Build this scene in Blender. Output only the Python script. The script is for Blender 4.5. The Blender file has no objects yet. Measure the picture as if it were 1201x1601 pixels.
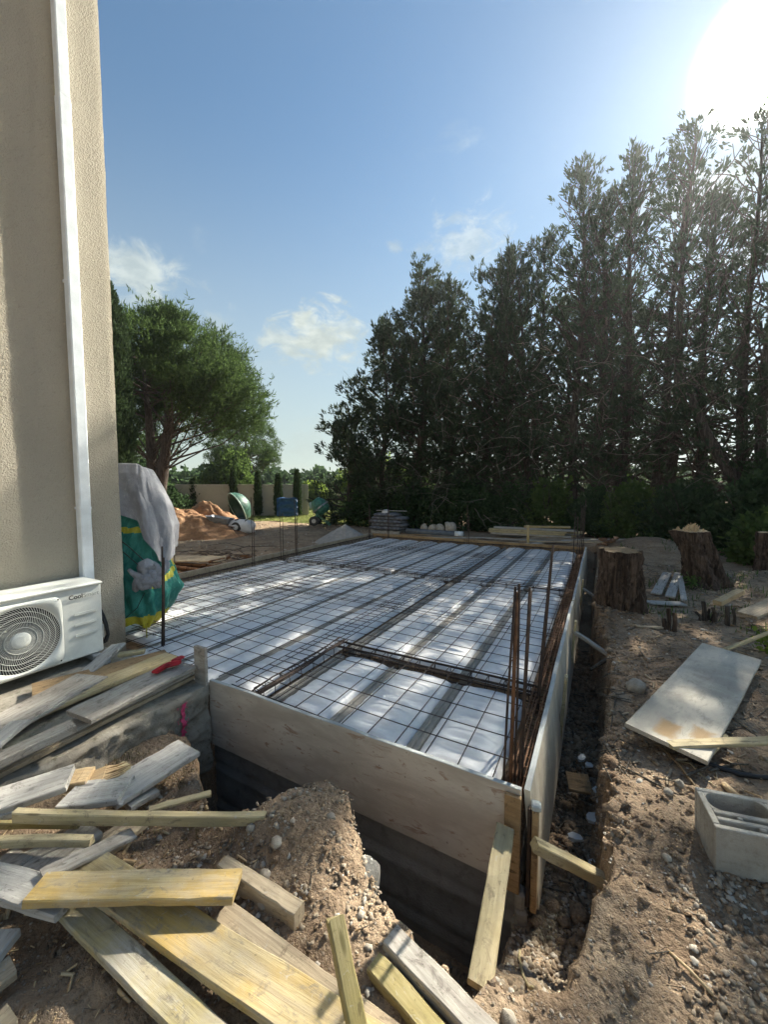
import bpy, math, random
import numpy as np
from mathutils import Vector, Matrix

random.seed(7)
RNG = np.random.default_rng(7)
scene = bpy.context.scene
COL = scene.collection
R = math.radians

# ------------------------------------------------------------------ camera, sky, sun, exposure
cam_data = bpy.data.cameras.new("camera")
cam_data.sensor_fit = 'VERTICAL'
cam_data.sensor_height = 24.0
cam_data.lens = 24.0 * 612.0 / 1601.0
cam_data.clip_start = 0.02
cam_data.clip_end = 2000
cam = bpy.data.objects.new("camera", cam_data)
cam.location = (0, 0, 1.5)
cam.rotation_euler = (R(90 - 3.786), 0, R(28.82))
COL.objects.link(cam)
scene.camera = cam

SUN_AZ, SUN_EL = R(13.4), R(37.2)          # azimuth from +Y towards +X
SUN = Vector((math.sin(SUN_AZ) * math.cos(SUN_EL), math.cos(SUN_AZ) * math.cos(SUN_EL), math.sin(SUN_EL)))
sun_data = bpy.data.lights.new("sun", 'SUN')
sun_data.energy = 3.6
sun_data.angle = R(0.55)
sun_data.color = (1.0, 0.93, 0.80)
sun = bpy.data.objects.new("sun", sun_data)
sun.rotation_euler = SUN.to_track_quat('Z', 'Y').to_euler()
COL.objects.link(sun)

scene.view_settings.view_transform = 'Standard'
scene.view_settings.look = 'None'
scene.view_settings.exposure = 1.68
scene.view_settings.gamma = 1.0
scene.view_settings.use_curve_mapping = False


class NT:
    """small node-tree writer"""
    def __init__(self, nt):
        self.t = nt
        nt.nodes.clear()

    def n(self, typ, props=None, **ins):
        nd = self.t.nodes.new(typ)
        for k, v in (props or {}).items():
            setattr(nd, k, v)
        for k, v in ins.items():
            key = int(k[1:]) if k[0] == 'i' and k[1:].isdigit() else k.replace('_', ' ')
            self.set(nd.inputs[key], v)
        return nd

    def set(self, sock, v):
        if isinstance(v, bpy.types.NodeSocket):
            self.t.links.new(v, sock)
        elif isinstance(v, bpy.types.Node):
            self.t.links.new(v.outputs[0], sock)
        else:
            if isinstance(v, (tuple, list)) and len(v) == 3 and sock.type == 'RGBA':
                v = (*v, 1)
            sock.default_value = v

    def math(self, op, a, b=0.0, c=0.0, clamp=False):
        nd = self.n('ShaderNodeMath', {'operation': op, 'use_clamp': clamp})
        self.set(nd.inputs[0], a); self.set(nd.inputs[1], b); self.set(nd.inputs[2], c)
        return nd.outputs[0]

    def vmath(self, op, a, b=(0, 0, 0)):
        nd = self.n('ShaderNodeVectorMath', {'operation': op})
        self.set(nd.inputs[0], a); self.set(nd.inputs[1], b)
        return nd.outputs['Value'] if op in ('DOT_PRODUCT', 'LENGTH', 'DISTANCE') else nd.outputs[0]

    def noise(self, vec, scale, detail=4, rough=0.55, dist=0.0):
        nd = self.n('ShaderNodeTexNoise', Scale=scale, Detail=detail, Roughness=rough, Distortion=dist)
        if vec is not None:
            self.set(nd.inputs['Vector'], vec)
        return nd.outputs['Fac']

    def voro(self, vec, scale, feature='F1', out='Distance'):
        nd = self.n('ShaderNodeTexVoronoi', {'feature': feature}, Scale=scale)
        self.set(nd.inputs['Vector'], vec)
        return nd.outputs[out]

    def ramp(self, fac, lo, hi, a=0.0, b=1.0):
        nd = self.n('ShaderNodeMapRange', {'interpolation_type': 'SMOOTHSTEP'})
        self.set(nd.inputs[0], fac); self.set(nd.inputs[1], lo); self.set(nd.inputs[2], hi)
        self.set(nd.inputs[3], a); self.set(nd.inputs[4], b)
        return nd.outputs[0]

    def mix(self, fac, a, b, mode='MIX'):
        nd = self.n('ShaderNodeMix', {'data_type': 'RGBA', 'blend_type': mode})
        self.set(nd.inputs[0], fac); self.set(nd.inputs[6], a); self.set(nd.inputs[7], b)
        return nd.outputs[2]

    def scale(self, vec, s, off=None):
        nd = self.n('ShaderNodeMapping')
        self.set(nd.inputs[0], vec)
        nd.inputs['Scale'].default_value = s
        if off is not None:
            self.set(nd.inputs['Location'], off)
        return nd.outputs[0]

    def coord(self, what='Object'):
        return self.n('ShaderNodeTexCoord').outputs[what]

    def bump(self, h, strength=0.5, dist=0.01, normal=None):
        nd = self.n('ShaderNodeBump', Strength=strength, Distance=dist, Height=h)
        if normal is not None:
            self.set(nd.inputs['Normal'], normal)
        return nd.outputs[0]


# world: Nishita sky, sun glow, a few small clouds
world = bpy.data.worlds.new("World")
scene.world = world
world.use_nodes = True
w = NT(world.node_tree)
sky = w.n('ShaderNodeTexSky', {'sky_type': 'NISHITA', 'sun_disc': False, 'sun_elevation': SUN_EL,
                               'sun_rotation': SUN_AZ, 'air_density': 1.0, 'dust_density': 0.12,
                               'ozone_density': 1.5, 'altitude': 50.0})
d = w.vmath('NORMALIZE', w.coord('Generated'))
sd = w.math('MAXIMUM', w.vmath('DOT_PRODUCT', d, tuple(SUN)), 0.0)
col = sky.outputs[0]
sep = w.n('ShaderNodeSeparateXYZ', i0=d)
zc = w.math('MAXIMUM', sep.outputs[2], 0.04)
plane = w.n('ShaderNodeCombineXYZ', i0=w.math('DIVIDE', sep.outputs[0], zc), i1=w.math('DIVIDE', sep.outputs[1], zc), i2=0.0)
# thin fair-weather veil and small puffs
big = w.noise(w.scale(d, (1, 1, 2.2)), 5.0, 6, 0.6, 0.4)
fine = w.noise(w.scale(d, (1, 1, 1.6)), 16.0, 7, 0.62, 0.6)
mask = None


def cloud(dirv, sx, amount):
    """soft cumulus centred on a direction of the sky"""
    global mask
    dv = Vector(dirv).normalized()
    dist = w.vmath('DISTANCE', w.scale(d, (1, 1, 1.5)), (dv.x, dv.y, dv.z * 1.5))
    m = w.ramp(w.math('ADD', w.math('MULTIPLY', dist, 1.0 / sx), w.math('MULTIPLY', w.math('SUBTRACT', fine, 0.5), 3.0)), 1.0, 0.15, 0.0, amount)
    mask = m if mask is None else w.math('MAXIMUM', mask, m)


cloud((-0.577, 0.742, 0.342), 0.115, 1.00)
cloud((-0.634, 0.701, 0.325), 0.075, 0.80)
cloud((-0.545, 0.760, 0.354), 0.070, 0.70)
cloud((-0.792, 0.456, 0.405), 0.100, 0.75)
cloud((-0.798, 0.429, 0.423), 0.070, 0.60)
cloud((-0.264, 0.823, 0.504), 0.100, 0.50)
cloud((-0.399, 0.767, 0.503), 0.020, 0.40)
cloud((0.153, 0.861, 0.485), 0.130, 0.75)
cloud((0.210, 0.883, 0.420), 0.120, 0.70)
cloud((0.047, 0.868, 0.494), 0.090, 0.50)
cloud((-0.727, 0.591, 0.350), 0.050, 0.35)
cloud((-0.637, 0.763, 0.110), 0.090, 0.35)
cloud((-0.9, -0.3, 0.35), 0.100, 0.80)
cloud((0.5, -0.8, 0.5), 0.120, 0.80)
cloud((0.9, 0.1, 0.4), 0.100, 0.70)
cloud((-0.2, -0.9, 0.3), 0.100, 0.70)
field = w.math('MULTIPLY', w.ramp(big, 0.62, 0.80, 0.0, 0.25), w.ramp(sep.outputs[2], 0.05, 0.3))
mask = w.math('MAXIMUM', mask, field)
shade = w.ramp(w.noise(w.scale(d, (1, 1, 2)), 22.0, 4), 0.35, 0.7)
ccol = w.mix(shade, (4.0, 4.1, 4.3, 1), (6.6, 6.3, 6.2, 1))
col = w.mix(mask, col, ccol)
hz = w.ramp(sep.outputs[2], 0.7, -0.02, 0.0, 0.85)
col = w.mix(hz, col, (4.2, 4.2, 4.1, 1))
g1 = w.math('MULTIPLY', w.math('POWER', sd, 2400.0), 9000.0)
g2 = w.math('MULTIPLY', w.math('POWER', sd, 90.0), 0.7)
g3 = w.math('MULTIPLY', w.math('POWER', sd, 14.0), 0.05)
glow = w.math('ADD', w.math('ADD', g1, g2), g3)
gcol = w.vmath('MULTIPLY', w.n('ShaderNodeCombineXYZ', i0=glow, i1=glow, i2=glow).outputs[0], (1.0, 0.93, 0.80))
col = w.vmath('ADD', col, gcol)
col = w.vmath('MULTIPLY', col, (0.82, 0.92, 0.87))
bg = w.n('ShaderNodeBackground', Color=col, Strength=0.055)
out = w.n('ShaderNodeOutputWorld')
w.t.links.new(bg.outputs[0], out.inputs[0])
world.cycles.sampling_method = 'MANUAL'
world.cycles.sample_map_resolution = 1024


# ------------------------------------------------------------------ numeric noise
def _h(ix, iy, iz, s):
    n = (ix * 374761393 + iy * 668265263 + iz * 2147483647 + s * 144665) & 0xFFFFFFFF
    n = ((n ^ (n >> 13)) * 1274126177) & 0xFFFFFFFF
    n = (n ^ (n >> 16)) & 0xFFFF
    return n / 65535.0


def vnoise(x, y, z=0.0, s=0):
    x, y = np.asarray(x, float), np.asarray(y, float)
    z = np.zeros_like(x) + z
    ix, iy, iz = np.floor(x).astype(np.int64), np.floor(y).astype(np.int64), np.floor(z).astype(np.int64)
    fx, fy, fz = x - ix, y - iy, z - iz
    ux, uy, uz = fx * fx * (3 - 2 * fx), fy * fy * (3 - 2 * fy), fz * fz * (3 - 2 * fz)
    r = 0
    for a in (0, 1):
        for b in (0, 1):
            for c in (0, 1):
                wgt = (ux if a else 1 - ux) * (uy if b else 1 - uy) * (uz if c else 1 - uz)
                r = r + wgt * _h(ix + a, iy + b, iz + c, s)
    return r * 2 - 1


def fbm(x, y, z=0.0, s=0, o=4):
    r, a = 0, 1.0
    for i in range(o):
        f = 2.03 ** i
        r = r + a * vnoise(np.asarray(x) * f, np.asarray(y) * f, np.asarray(z) * f, s + i)
        a *= 0.5
    return r / 1.9


def sstep(a, b, x):
    t = np.clip((x - a) / (b - a), 0, 1)
    return t * t * (3 - 2 * t)


# ------------------------------------------------------------------ mesh helpers
def link(o, parent=None):
    COL.objects.link(o)
    if parent is not None:
        o.parent = parent
    return o


def tag(o, label=None, cat=None, group=None, kind=None):
    if label: o['label'] = label
    if cat: o['category'] = cat
    if group: o['group'] = group
    if kind: o['kind'] = kind
    return o


def empty(name, loc, label, cat, group=None, rz=0.0):
    o = bpy.data.objects.new(name, None)
    o.empty_display_size = 0.1
    o.location = loc
    o.rotation_euler = (0, 0, rz)
    link(o)
    return tag(o, label, cat, group)


def mesh_from(name, v, f, mat, parent=None, smooth=False, loc=None):
    """v (n,3), f list of index tuples or an (m,k) array"""
    me = bpy.data.meshes.new(name)
    v = np.asarray(v, np.float32).reshape(-1, 3)
    if isinstance(f, np.ndarray):
        m, k = f.shape
        me.vertices.add(len(v)); me.vertices.foreach_set('co', v.ravel())
        me.loops.add(m * k); me.loops.foreach_set('vertex_index', f.astype(np.int32).ravel())
        me.polygons.add(m)
        me.polygons.foreach_set('loop_start', np.arange(0, m * k, k, dtype=np.int32))
        me.update(calc_edges=True)
    else:
        me.from_pydata([tuple(map(float, p)) for p in v], [], [tuple(map(int, q)) for q in f])
    if smooth:
        me.polygons.foreach_set('use_smooth', np.ones(len(me.polygons), bool))
    mats = mat if isinstance(mat, (list, tuple)) else [mat]
    for m_ in mats:
        me.materials.append(m_)
    o = bpy.data.objects.new(name, me)
    if loc is not None:
        o.location = loc
    return link(o, parent)


class MB:
    """collects shapes into one mesh"""
    def __init__(self):
        self.v, self.f = [], []

    def add(self, v, f):
        b = len(self.v)
        self.v.extend([tuple(map(float, p)) for p in v])
        self.f.extend([tuple(i + b for i in q) for q in f])
        return self

    def box(self, c, s, rot=None, bev=0.0):
        hx, hy, hz = s[0] / 2, s[1] / 2, s[2] / 2
        M = rot if rot is not None else Matrix.Identity(3)
        c = Vector(c)
        if bev <= 0:
            pts = [(-hx, -hy, -hz), (hx, -hy, -hz), (hx, hy, -hz), (-hx, hy, -hz), (-hx, -hy, hz), (hx, -hy, hz), (hx, hy, hz), (-hx, hy, hz)]
            fs = [(0, 3, 2, 1), (4, 5, 6, 7), (0, 1, 5, 4), (1, 2, 6, 5), (2, 3, 7, 6), (3, 0, 4, 7)]
        else:
            b = min(bev, hx * .9, hy * .9, hz * .9)
            def ring(z, ix, iy):
                x, y = hx - ix, hy - iy
                return [(-x + b, -y, z), (x - b, -y, z), (x, -y + b, z), (x, y - b, z), (x - b, y, z), (-x + b, y, z), (-x, y - b, z), (-x, -y + b, z)]
            pts = ring(-hz, b, b) + ring(-hz + b, 0, 0) + ring(hz - b, 0, 0) + ring(hz, b, b)
            fs = [tuple(range(7, -1, -1)), tuple(range(24, 32))]
            for k in range(3):
                for i in range(8):
                    j = (i + 1) % 8
                    fs.append((k * 8 + i, k * 8 + j, k * 8 + 8 + j, k * 8 + 8 + i))
        return self.add([c + M @ Vector(p) for p in pts], fs)

    def tube(self, pts, r, n=6, cap=True):
        pts = [Vector(p) for p in pts]
        rs = r if isinstance(r, (list, tuple)) else [r] * len(pts)
        V, F = [], []
        prev = None
        for i, p in enumerate(pts):
            t = (pts[min(i + 1, len(pts) - 1)] - pts[max(i - 1, 0)])
            if t.length < 1e-9: t = Vector((0, 0, 1))
            t.normalize()
            a = prev - t * prev.dot(t) if prev is not None else t.orthogonal()
            if a.length < 1e-6: a = t.orthogonal()
            a.normalize(); prev = a
            b = t.cross(a)
            for k in range(n):
                th = 2 * math.pi * k / n
                V.append(p + (a * math.cos(th) + b * math.sin(th)) * rs[i])
        for i in range(len(pts) - 1):
            for k in range(n):
                k2 = (k + 1) % n
                F.append((i * n + k, i * n + k2, (i + 1) * n + k2, (i + 1) * n + k))
        if cap:
            F.append(tuple(range(n - 1, -1, -1)))
            F.append(tuple(range((len(pts) - 1) * n, len(pts) * n)))
        return self.add(V, F)

    def lathe(self, prof, n=24, M=None, c=(0, 0, 0), caps=False):
        """prof list of (r, z) round local z"""
        M = M or Matrix.Identity(3); c = Vector(c)
        V, F = [], []
        for r, z in prof:
            for k in range(n):
                th = 2 * math.pi * k / n
                V.append(c + M @ Vector((r * math.cos(th), r * math.sin(th), z)))
        for i in range(len(prof) - 1):
            for k in range(n):
                k2 = (k + 1) % n
                F.append((i * n + k, i * n + k2, (i + 1) * n + k2, (i + 1) * n + k))
        if caps:
            F.append(tuple(range(n - 1, -1, -1)))
            F.append(tuple(range((len(prof) - 1) * n, len(prof) * n)))
        return self.add(V, F)

    def build(self, name, mat, parent=None, smooth=False, loc=None):
        return mesh_from(name, np.array(self.v), self.f, mat, parent, smooth, loc)


def grid_mesh(P):
    """P (a,b,3) -> verts, quad faces"""
    a, b = P.shape[:2]
    idx = np.arange(a * b).reshape(a, b)
    f = np.stack([idx[:-1, :-1], idx[1:, :-1], idx[1:, 1:], idx[:-1, 1:]], -1).reshape(-1, 4)
    return P.reshape(-1, 3), f


def rotz(a): return Matrix.Rotation(a, 3, 'Z')


def basis(u, w_):
    """matrix with columns along u, w, n"""
    u = Vector(u).normalized(); w_ = Vector(w_); w_ = (w_ - u * w_.dot(u)).normalized()
    n = u.cross(w_)
    return Matrix((u, w_, n)).transposed()


# ------------------------------------------------------------------ materials
def new_mat(name):
    m = bpy.data.materials.new(name)
    m.use_nodes = True
    return m, NT(m.node_tree)


def finish(m, t, color, rough=0.8, normal=None, spec=0.3, metal=0.0, trans=None, sub=None):
    p = t.n('ShaderNodeBsdfPrincipled')
    t.set(p.inputs['Base Color'], color)
    t.set(p.inputs['Roughness'], rough)
    t.set(p.inputs['Specular IOR Level'], spec)
    t.set(p.inputs['Metallic'], metal)
    if normal is not None: t.set(p.inputs['Normal'], normal)
    shader = p.outputs[0]
    if trans is not None:
        tr = t.n('ShaderNodeBsdfTranslucent')
        t.set(tr.inputs['Color'], trans[1])
        mx = t.n('ShaderNodeMixShader')
        mx.inputs[0].default_value = trans[0]
        t.t.links.new(shader, mx.inputs[1]); t.t.links.new(tr.outputs[0], mx.inputs[2])
        shader = mx.outputs[0]
    o = t.n('ShaderNodeOutputMaterial')
    t.t.links.new(shader, o.inputs[0])
    return m


def plain(name, c, rough=0.6, spec=0.4, metal=0.0, var=0.12, nscale=9.0, bump=0.15, trans=None):
    m, t = new_mat(name)
    co = t.coord('Object')
    n1 = t.noise(co, nscale, 5)
    n2 = t.noise(co, nscale * 9, 3)
    dark = tuple(max(0, x * (1 - 2.2 * var)) for x in c)
    lite = tuple(min(1, x * (1 + var)) for x in c)
    colr = t.mix(t.ramp(n1, 0.32, 0.7), (*dark, 1), (*lite, 1))
    nr = t.bump(n2, bump, 0.004)
    return finish(m, t, colr, t.ramp(n1, 0.2, 0.8, rough - 0.08, min(1, rough + 0.1)), nr, spec, metal, trans)


def wood(name, base, alt, dirt, dirt_amt=0.4, grain=0.45):
    m, t = new_mat(name)
    co = t.coord('Object')
    rnd = t.n('ShaderNodeObjectInfo').outputs['Random']
    off = t.n('ShaderNodeCombineXYZ', i0=t.math('MULTIPLY', rnd, 37.0), i1=t.math('MULTIPLY', rnd, 19.0), i2=rnd).outputs[0]
    v = t.vmath('ADD', co, off)
    g = t.noise(t.scale(v, (1.6, 34, 34)), 3.0, 6, 0.65, 1.2)
    ring = t.n('ShaderNodeTexWave', {'wave_type': 'BANDS', 'bands_direction': 'Y'}, Scale=9.0, Distortion=9.0, Detail=3.0)
    t.set(ring.inputs['Vector'], t.scale(v, (0.22, 1.0, 1.0)))
    blotch = t.noise(v, 4.2, 5, 0.6)
    stain = t.noise(t.scale(v, (0.6, 2.2, 2.2)), 5.5, 6, 0.7)
    knots = t.voro(t.scale(v, (1.3, 5.0, 5.0)), 1.9)
    c = t.mix(t.ramp(blotch, 0.36, 0.62), (*base, 1), (*alt, 1))
    gr = t.math('MULTIPLY', t.ramp(g, 0.35, 0.75), grain)
    c = t.mix(gr, c, tuple(x * 0.45 for x in base) + (1,))
    c = t.mix(t.math('MULTIPLY', t.ramp(ring.outputs['Fac'], 0.55, 0.95), 0.28), c, tuple(x * 0.5 for x in base) + (1,))
    c = t.mix(t.math('MULTIPLY', t.ramp(stain, 0.44, 0.66), dirt_amt), c, (*dirt, 1))
    patch = t.noise(t.scale(v, (0.9, 1.6, 1.6)), 13.0, 7, 0.72, 0.7)
    c = t.mix(t.ramp(patch, 0.54, 0.64, 0.0, 0.75), c, tuple(x * 0.62 for x in dirt) + (1,))
    c = t.mix(t.ramp(patch, 0.40, 0.30, 0.0, 0.4), c, tuple(min(0.72, x * 1.2 + .03) for x in alt) + (1,))
    crack = t.noise(t.scale(v, (1.0, 60, 60)), 2.2, 3, 0.5, 0.8)
    c = t.mix(t.ramp(crack, 0.70, 0.77, 0.0, 0.7), c, tuple(x * 0.25 for x in dirt) + (1,))
    c = t.mix(t.ramp(knots, 0.115, 0.07, 0.0, 0.75), c, tuple(x * 0.28 for x in base) + (1,))
    crust = t.noise(t.scale(v, (1.0, 1.3, 1.3)), 21.0, 6, 0.75, 1.2)
    c = t.mix(t.ramp(crust, 0.60, 0.68, 0.0, 0.6), c, (0.47, 0.455, 0.42, 1))
    speck = t.noise(v, 70.0, 2)
    c = t.mix(t.ramp(speck, 0.66, 0.74, 0.0, 0.5), c, tuple(x * 0.35 for x in dirt) + (1,))
    c = t.mix(t.ramp(rnd, 0.0, 1.0, 0.0, 0.22), c, tuple(x * 0.55 for x in base) + (1,))
    nr = t.bump(t.math('ADD', t.math('MULTIPLY', g, 0.8), t.math('MULTIPLY', blotch, 0.4)), 0.55, 0.004)
    return finish(m, t, c, 0.78, nr, 0.25)


def foliage(name, c1, c2, trans=0.25, tint=1.7):
    m, t = new_mat(name)
    g = t.n('ShaderNodeNewGeometry')
    co = t.coord('Object')
    n = t.noise(co, 0.9, 3)
    r = t.math('ADD', t.math('MULTIPLY', g.outputs['Random Per Island'], 0.6), t.math('MULTIPLY', n, 0.6))
    c = t.mix(t.ramp(r, 0.2, 0.95), (*c1, 1), (*c2, 1))
    return finish(m, t, c, 0.8, None, 0.08, 0.0, (trans, tuple(min(1, x * tint) for x in c2) + (1,)))


def m_ground():
    m, t = new_mat('earth')
    co = t.coord('Object')
    a = t.noise(co, 0.35, 6, 0.6)
    b = t.noise(co, 2.3, 6, 0.62)
    c = t.noise(co, 11.0, 6, 0.65)
    e = t.noise(co, 60.0, 4, 0.6)
    col = t.mix(t.ramp(b, 0.34, 0.66), (0.25, 0.172, 0.112, 1), (0.41, 0.31, 0.21, 1))
    col = t.mix(t.ramp(a, 0.42, 0.6, 0.0, 0.5), col, (0.25, 0.165, 0.105, 1))
    col = t.mix(t.ramp(c, 0.5, 0.68, 0.0, 0.5), col, (0.14, 0.10, 0.068, 1))
    vc = t.n('ShaderNodeTexVoronoi', Scale=75.0)
    t.set(vc.inputs['Vector'], co)
    cellr = t.n('ShaderNodeSeparateColor', i0=vc.outputs['Color']).outputs[0]
    stone = t.math('MULTIPLY', t.ramp(vc.outputs['Distance'], 0.42, 0.30), t.ramp(cellr, 0.72, 0.78))
    stone = t.math('MULTIPLY', stone, t.ramp(t.noise(co, 3.1, 3), 0.36, 0.6))
    col = t.mix(t.math('MULTIPLY', stone, 0.8), col, (0.38, 0.33, 0.27, 1))
    col = t.mix(t.ramp(e, 0.53, 0.68, 0.0, 0.42), col, (0.085, 0.06, 0.04, 1))
    col = t.mix(t.ramp(e, 0.44, 0.34, 0.0, 0.45), col, (0.44, 0.355, 0.26, 1))
    h = t.math('ADD', t.math('MULTIPLY', c, 0.7), t.math('ADD', t.math('MULTIPLY', e, 0.35), t.math('MULTIPLY', stone, 0.25)))
    nr = t.bump(h, 1.0, 0.045)
    return finish(m, t, col, 0.95, nr, 0.12)


def m_stucco():
    m, t = new_mat('scratched render')
    co = t.coord('Object')
    r = t.n('ShaderNodeVectorRotate', {'rotation_type': 'X_AXIS'}, Vector=co, Angle=R(38)).outputs[0]
    s1 = t.noise(t.scale(r, (60, 60, 22)), 1.0, 5, 0.62, 0.6)
    s2 = t.noise(co, 130.0, 3, 0.6)
    s3 = t.voro(co, 85.0)
    big = t.noise(co, 0.7, 4)
    drip = t.noise(t.scale(co, (3, 3, 0.35)), 2.0, 5)
    c = t.mix(t.ramp(big, 0.35, 0.7), (0.40, 0.36, 0.285, 1), (0.45, 0.405, 0.325, 1))
    c = t.mix(t.ramp(drip, 0.5, 0.75, 0.0, 0.22), c, (0.29, 0.25, 0.2, 1))
    c = t.mix(t.ramp(s1, 0.45, 0.25, 0.0, 0.35), c, (0.24, 0.2, 0.155, 1))
    zz_ = t.n('ShaderNodeSeparateXYZ', i0=co).outputs[2]
    spl = t.math('ADD', zz_, t.math('MULTIPLY', t.noise(co, 5.0, 5, 0.65), -0.9))
    c = t.mix(t.ramp(spl, 0.25, -0.15, 0.0, 0.6), c, (0.22, 0.165, 0.11, 1))
    c = t.mix(t.ramp(t.noise(co, 26.0, 3), 0.70, 0.78, 0.0, 0.35), c, (0.25, 0.21, 0.165, 1))
    h = t.math('ADD', t.math('MULTIPLY', s1, 1.0), t.math('ADD', t.math('MULTIPLY', s2, 0.45), t.math('MULTIPLY', s3, 0.5)))
    nr = t.bump(h, 0.85, 0.012)
    return finish(m, t, c, 0.95, nr, 0.1)


def m_concrete(name, c1, c2, stain=(0.1, 0.09, 0.08), sa=0.4, scale=3.0, bump=0.4):
    m, t = new_mat(name)
    co = t.coord('Object')
    a = t.noise(co, scale, 6, 0.62)
    b = t.noise(co, scale * 7, 5, 0.6)
    e = t.noise(co, scale * 40, 3, 0.6)
    pores = t.voro(co, scale * 22)
    c = t.mix(t.ramp(a, 0.35, 0.66), (*c1, 1), (*c2, 1))
    c = t.mix(t.ramp(b, 0.5, 0.72, 0.0, sa), c, (*stain, 1))
    c = t.mix(t.ramp(pores, 0.16, 0.08, 0.0, 0.5), c, tuple(x * 0.6 for x in stain) + (1,))
    nr = t.bump(t.math('ADD', t.math('MULTIPLY', b, 0.6), t.math('MULTIPLY', e, 0.4)), bump, 0.008)
    return finish(m, t, c, 0.88, nr, 0.2)


def m_formply(name, c1, c2, rustc, rust=0.45, sx=(1.2, 1.2, 4.0)):
    """used shuttering board: cement film, scrapes and reddish wear"""
    m, t = new_mat(name)
    co = t.coord('Object')
    a = t.noise(t.scale(co, sx), 1.6, 6, 0.65, 0.4)
    b = t.noise(t.scale(co, sx), 6.5, 7, 0.7, 0.8)
    s = t.noise(t.scale(co, (0.6, 0.6, 14)), 9.0, 4, 0.6)
    e = t.noise(co, 90.0, 3)
    c = t.mix(t.ramp(a, 0.36, 0.64), (*c1, 1), (*c2, 1))
    c = t.mix(t.math('MULTIPLY', t.ramp(b, 0.53, 0.64), t.math('MULTIPLY', t.ramp(a, 0.42, 0.6), rust)), c, (*rustc, 1))
    c = t.mix(t.ramp(s, 0.6, 0.75, 0.0, 0.3), c, tuple(x * 0.55 for x in c1) + (1,))
    c = t.mix(t.ramp(b, 0.36, 0.26, 0.0, 0.45), c, tuple(min(1, x * 1.35) for x in c2) + (1,))
    drops = t.voro(co, 13.0)
    c = t.mix(t.ramp(drops, 0.1, 0.05, 0.0, 0.55), c, tuple(x * 0.45 for x in rustc) + (1,))
    nr = t.bump(t.math('ADD', b, t.math('MULTIPLY', e, 0.35)), 0.3, 0.004)
    return finish(m, t, c, 0.7, nr, 0.3)


def m_white_plastic():
    m, t = new_mat('white plastic')
    co = t.coord('Object')
    dust = t.noise(co, 3.5, 6, 0.65)
    spots = t.noise(co, 45.0, 4, 0.7)
    dents = t.noise(co, 14.0, 3, 0.5)
    c = t.mix(t.ramp(dust, 0.5, 0.8, 0.0, 0.25), (0.84, 0.85, 0.86, 1), (0.54, 0.52, 0.49, 1))
    c = t.mix(t.ramp(spots, 0.68, 0.78, 0.0, 0.6), c, (0.3, 0.27, 0.23, 1))
    crk = t.noise(t.scale(co, (1, 1.8, 1)), 24.0, 4, 0.6, 2.2)
    nr = t.bump(t.math('ADD', t.math('MULTIPLY', crk, 0.6), dents), 0.22, 0.012)
    return finish(m, t, c, t.ramp(dust, 0.3, 0.7, 0.34, 0.55), nr, 0.5, 0.0, (0.2, (0.8, 0.82, 0.85, 1)))


def m_bark(name, c1, c2, scale=1.0):
    m, t = new_mat(name)
    co = t.coord('Object')
    a = t.noise(t.scale(co, (16 * scale, 16 * scale, 2.4 * scale)), 1.0, 7, 0.66, 0.8)
    b = t.noise(co, 40 * scale, 4)
    mo = t.noise(co, 3.0, 4)
    c = t.mix(t.ramp(a, 0.38, 0.66), (*c1, 1), (*c2, 1))
    c = t.mix(t.ramp(mo, 0.5, 0.7, 0.0, 0.35), c, tuple(x * 0.6 for x in c2) + (1,))
    nr = t.bump(t.math('ADD', a, t.math('MULTIPLY', b, 0.3)), 1.0, 0.03)
    return finish(m, t, c, 0.95, nr, 0.12)


def m_tarp(name, c1, c2, rough=0.45, weave=220.0, trans=0.1):
    m, t = new_mat(name)
    co = t.coord('Object')
    a = t.noise(co, 6.0, 6, 0.6)
    cr = t.noise(t.scale(co, (1, 1, 0.5)), 17.0, 6, 0.62, 1.5)
    wv = t.n('ShaderNodeTexChecker', Scale=weave); t.set(wv.inputs['Vector'], co)
    c = t.mix(t.ramp(a, 0.35, 0.7), (*c1, 1), (*c2, 1))
    c = t.mix(t.ramp(cr, 0.58, 0.7, 0.0, 0.35), c, tuple(min(1, x * 1.6 + 0.05) for x in c2) + (1,))
    nr = t.bump(t.math('ADD', cr, t.math('MULTIPLY', wv.outputs['Fac'], 0.04)), 0.6, 0.02)
    return finish(m, t, c, rough, nr, 0.4, 0.0, (trans, (*c2, 1)))


def m_rust(name, c1, c2, rough=0.75):
    m, t = new_mat(name)
    co = t.coord('Object')
    a = t.noise(co, 14.0, 5, 0.6)
    c = t.mix(t.ramp(a, 0.35, 0.65), (*c1, 1), (*c2, 1))
    rib = t.n('ShaderNodeTexWave', {'wave_type': 'BANDS', 'bands_direction': 'DIAGONAL'}, Scale=60.0, Distortion=1.0); t.set(rib.inputs['Vector'], co)
    return finish(m, t, c, rough, t.bump(rib.outputs['Fac'], 0.3, 0.003), 0.4, 0.35)


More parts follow.
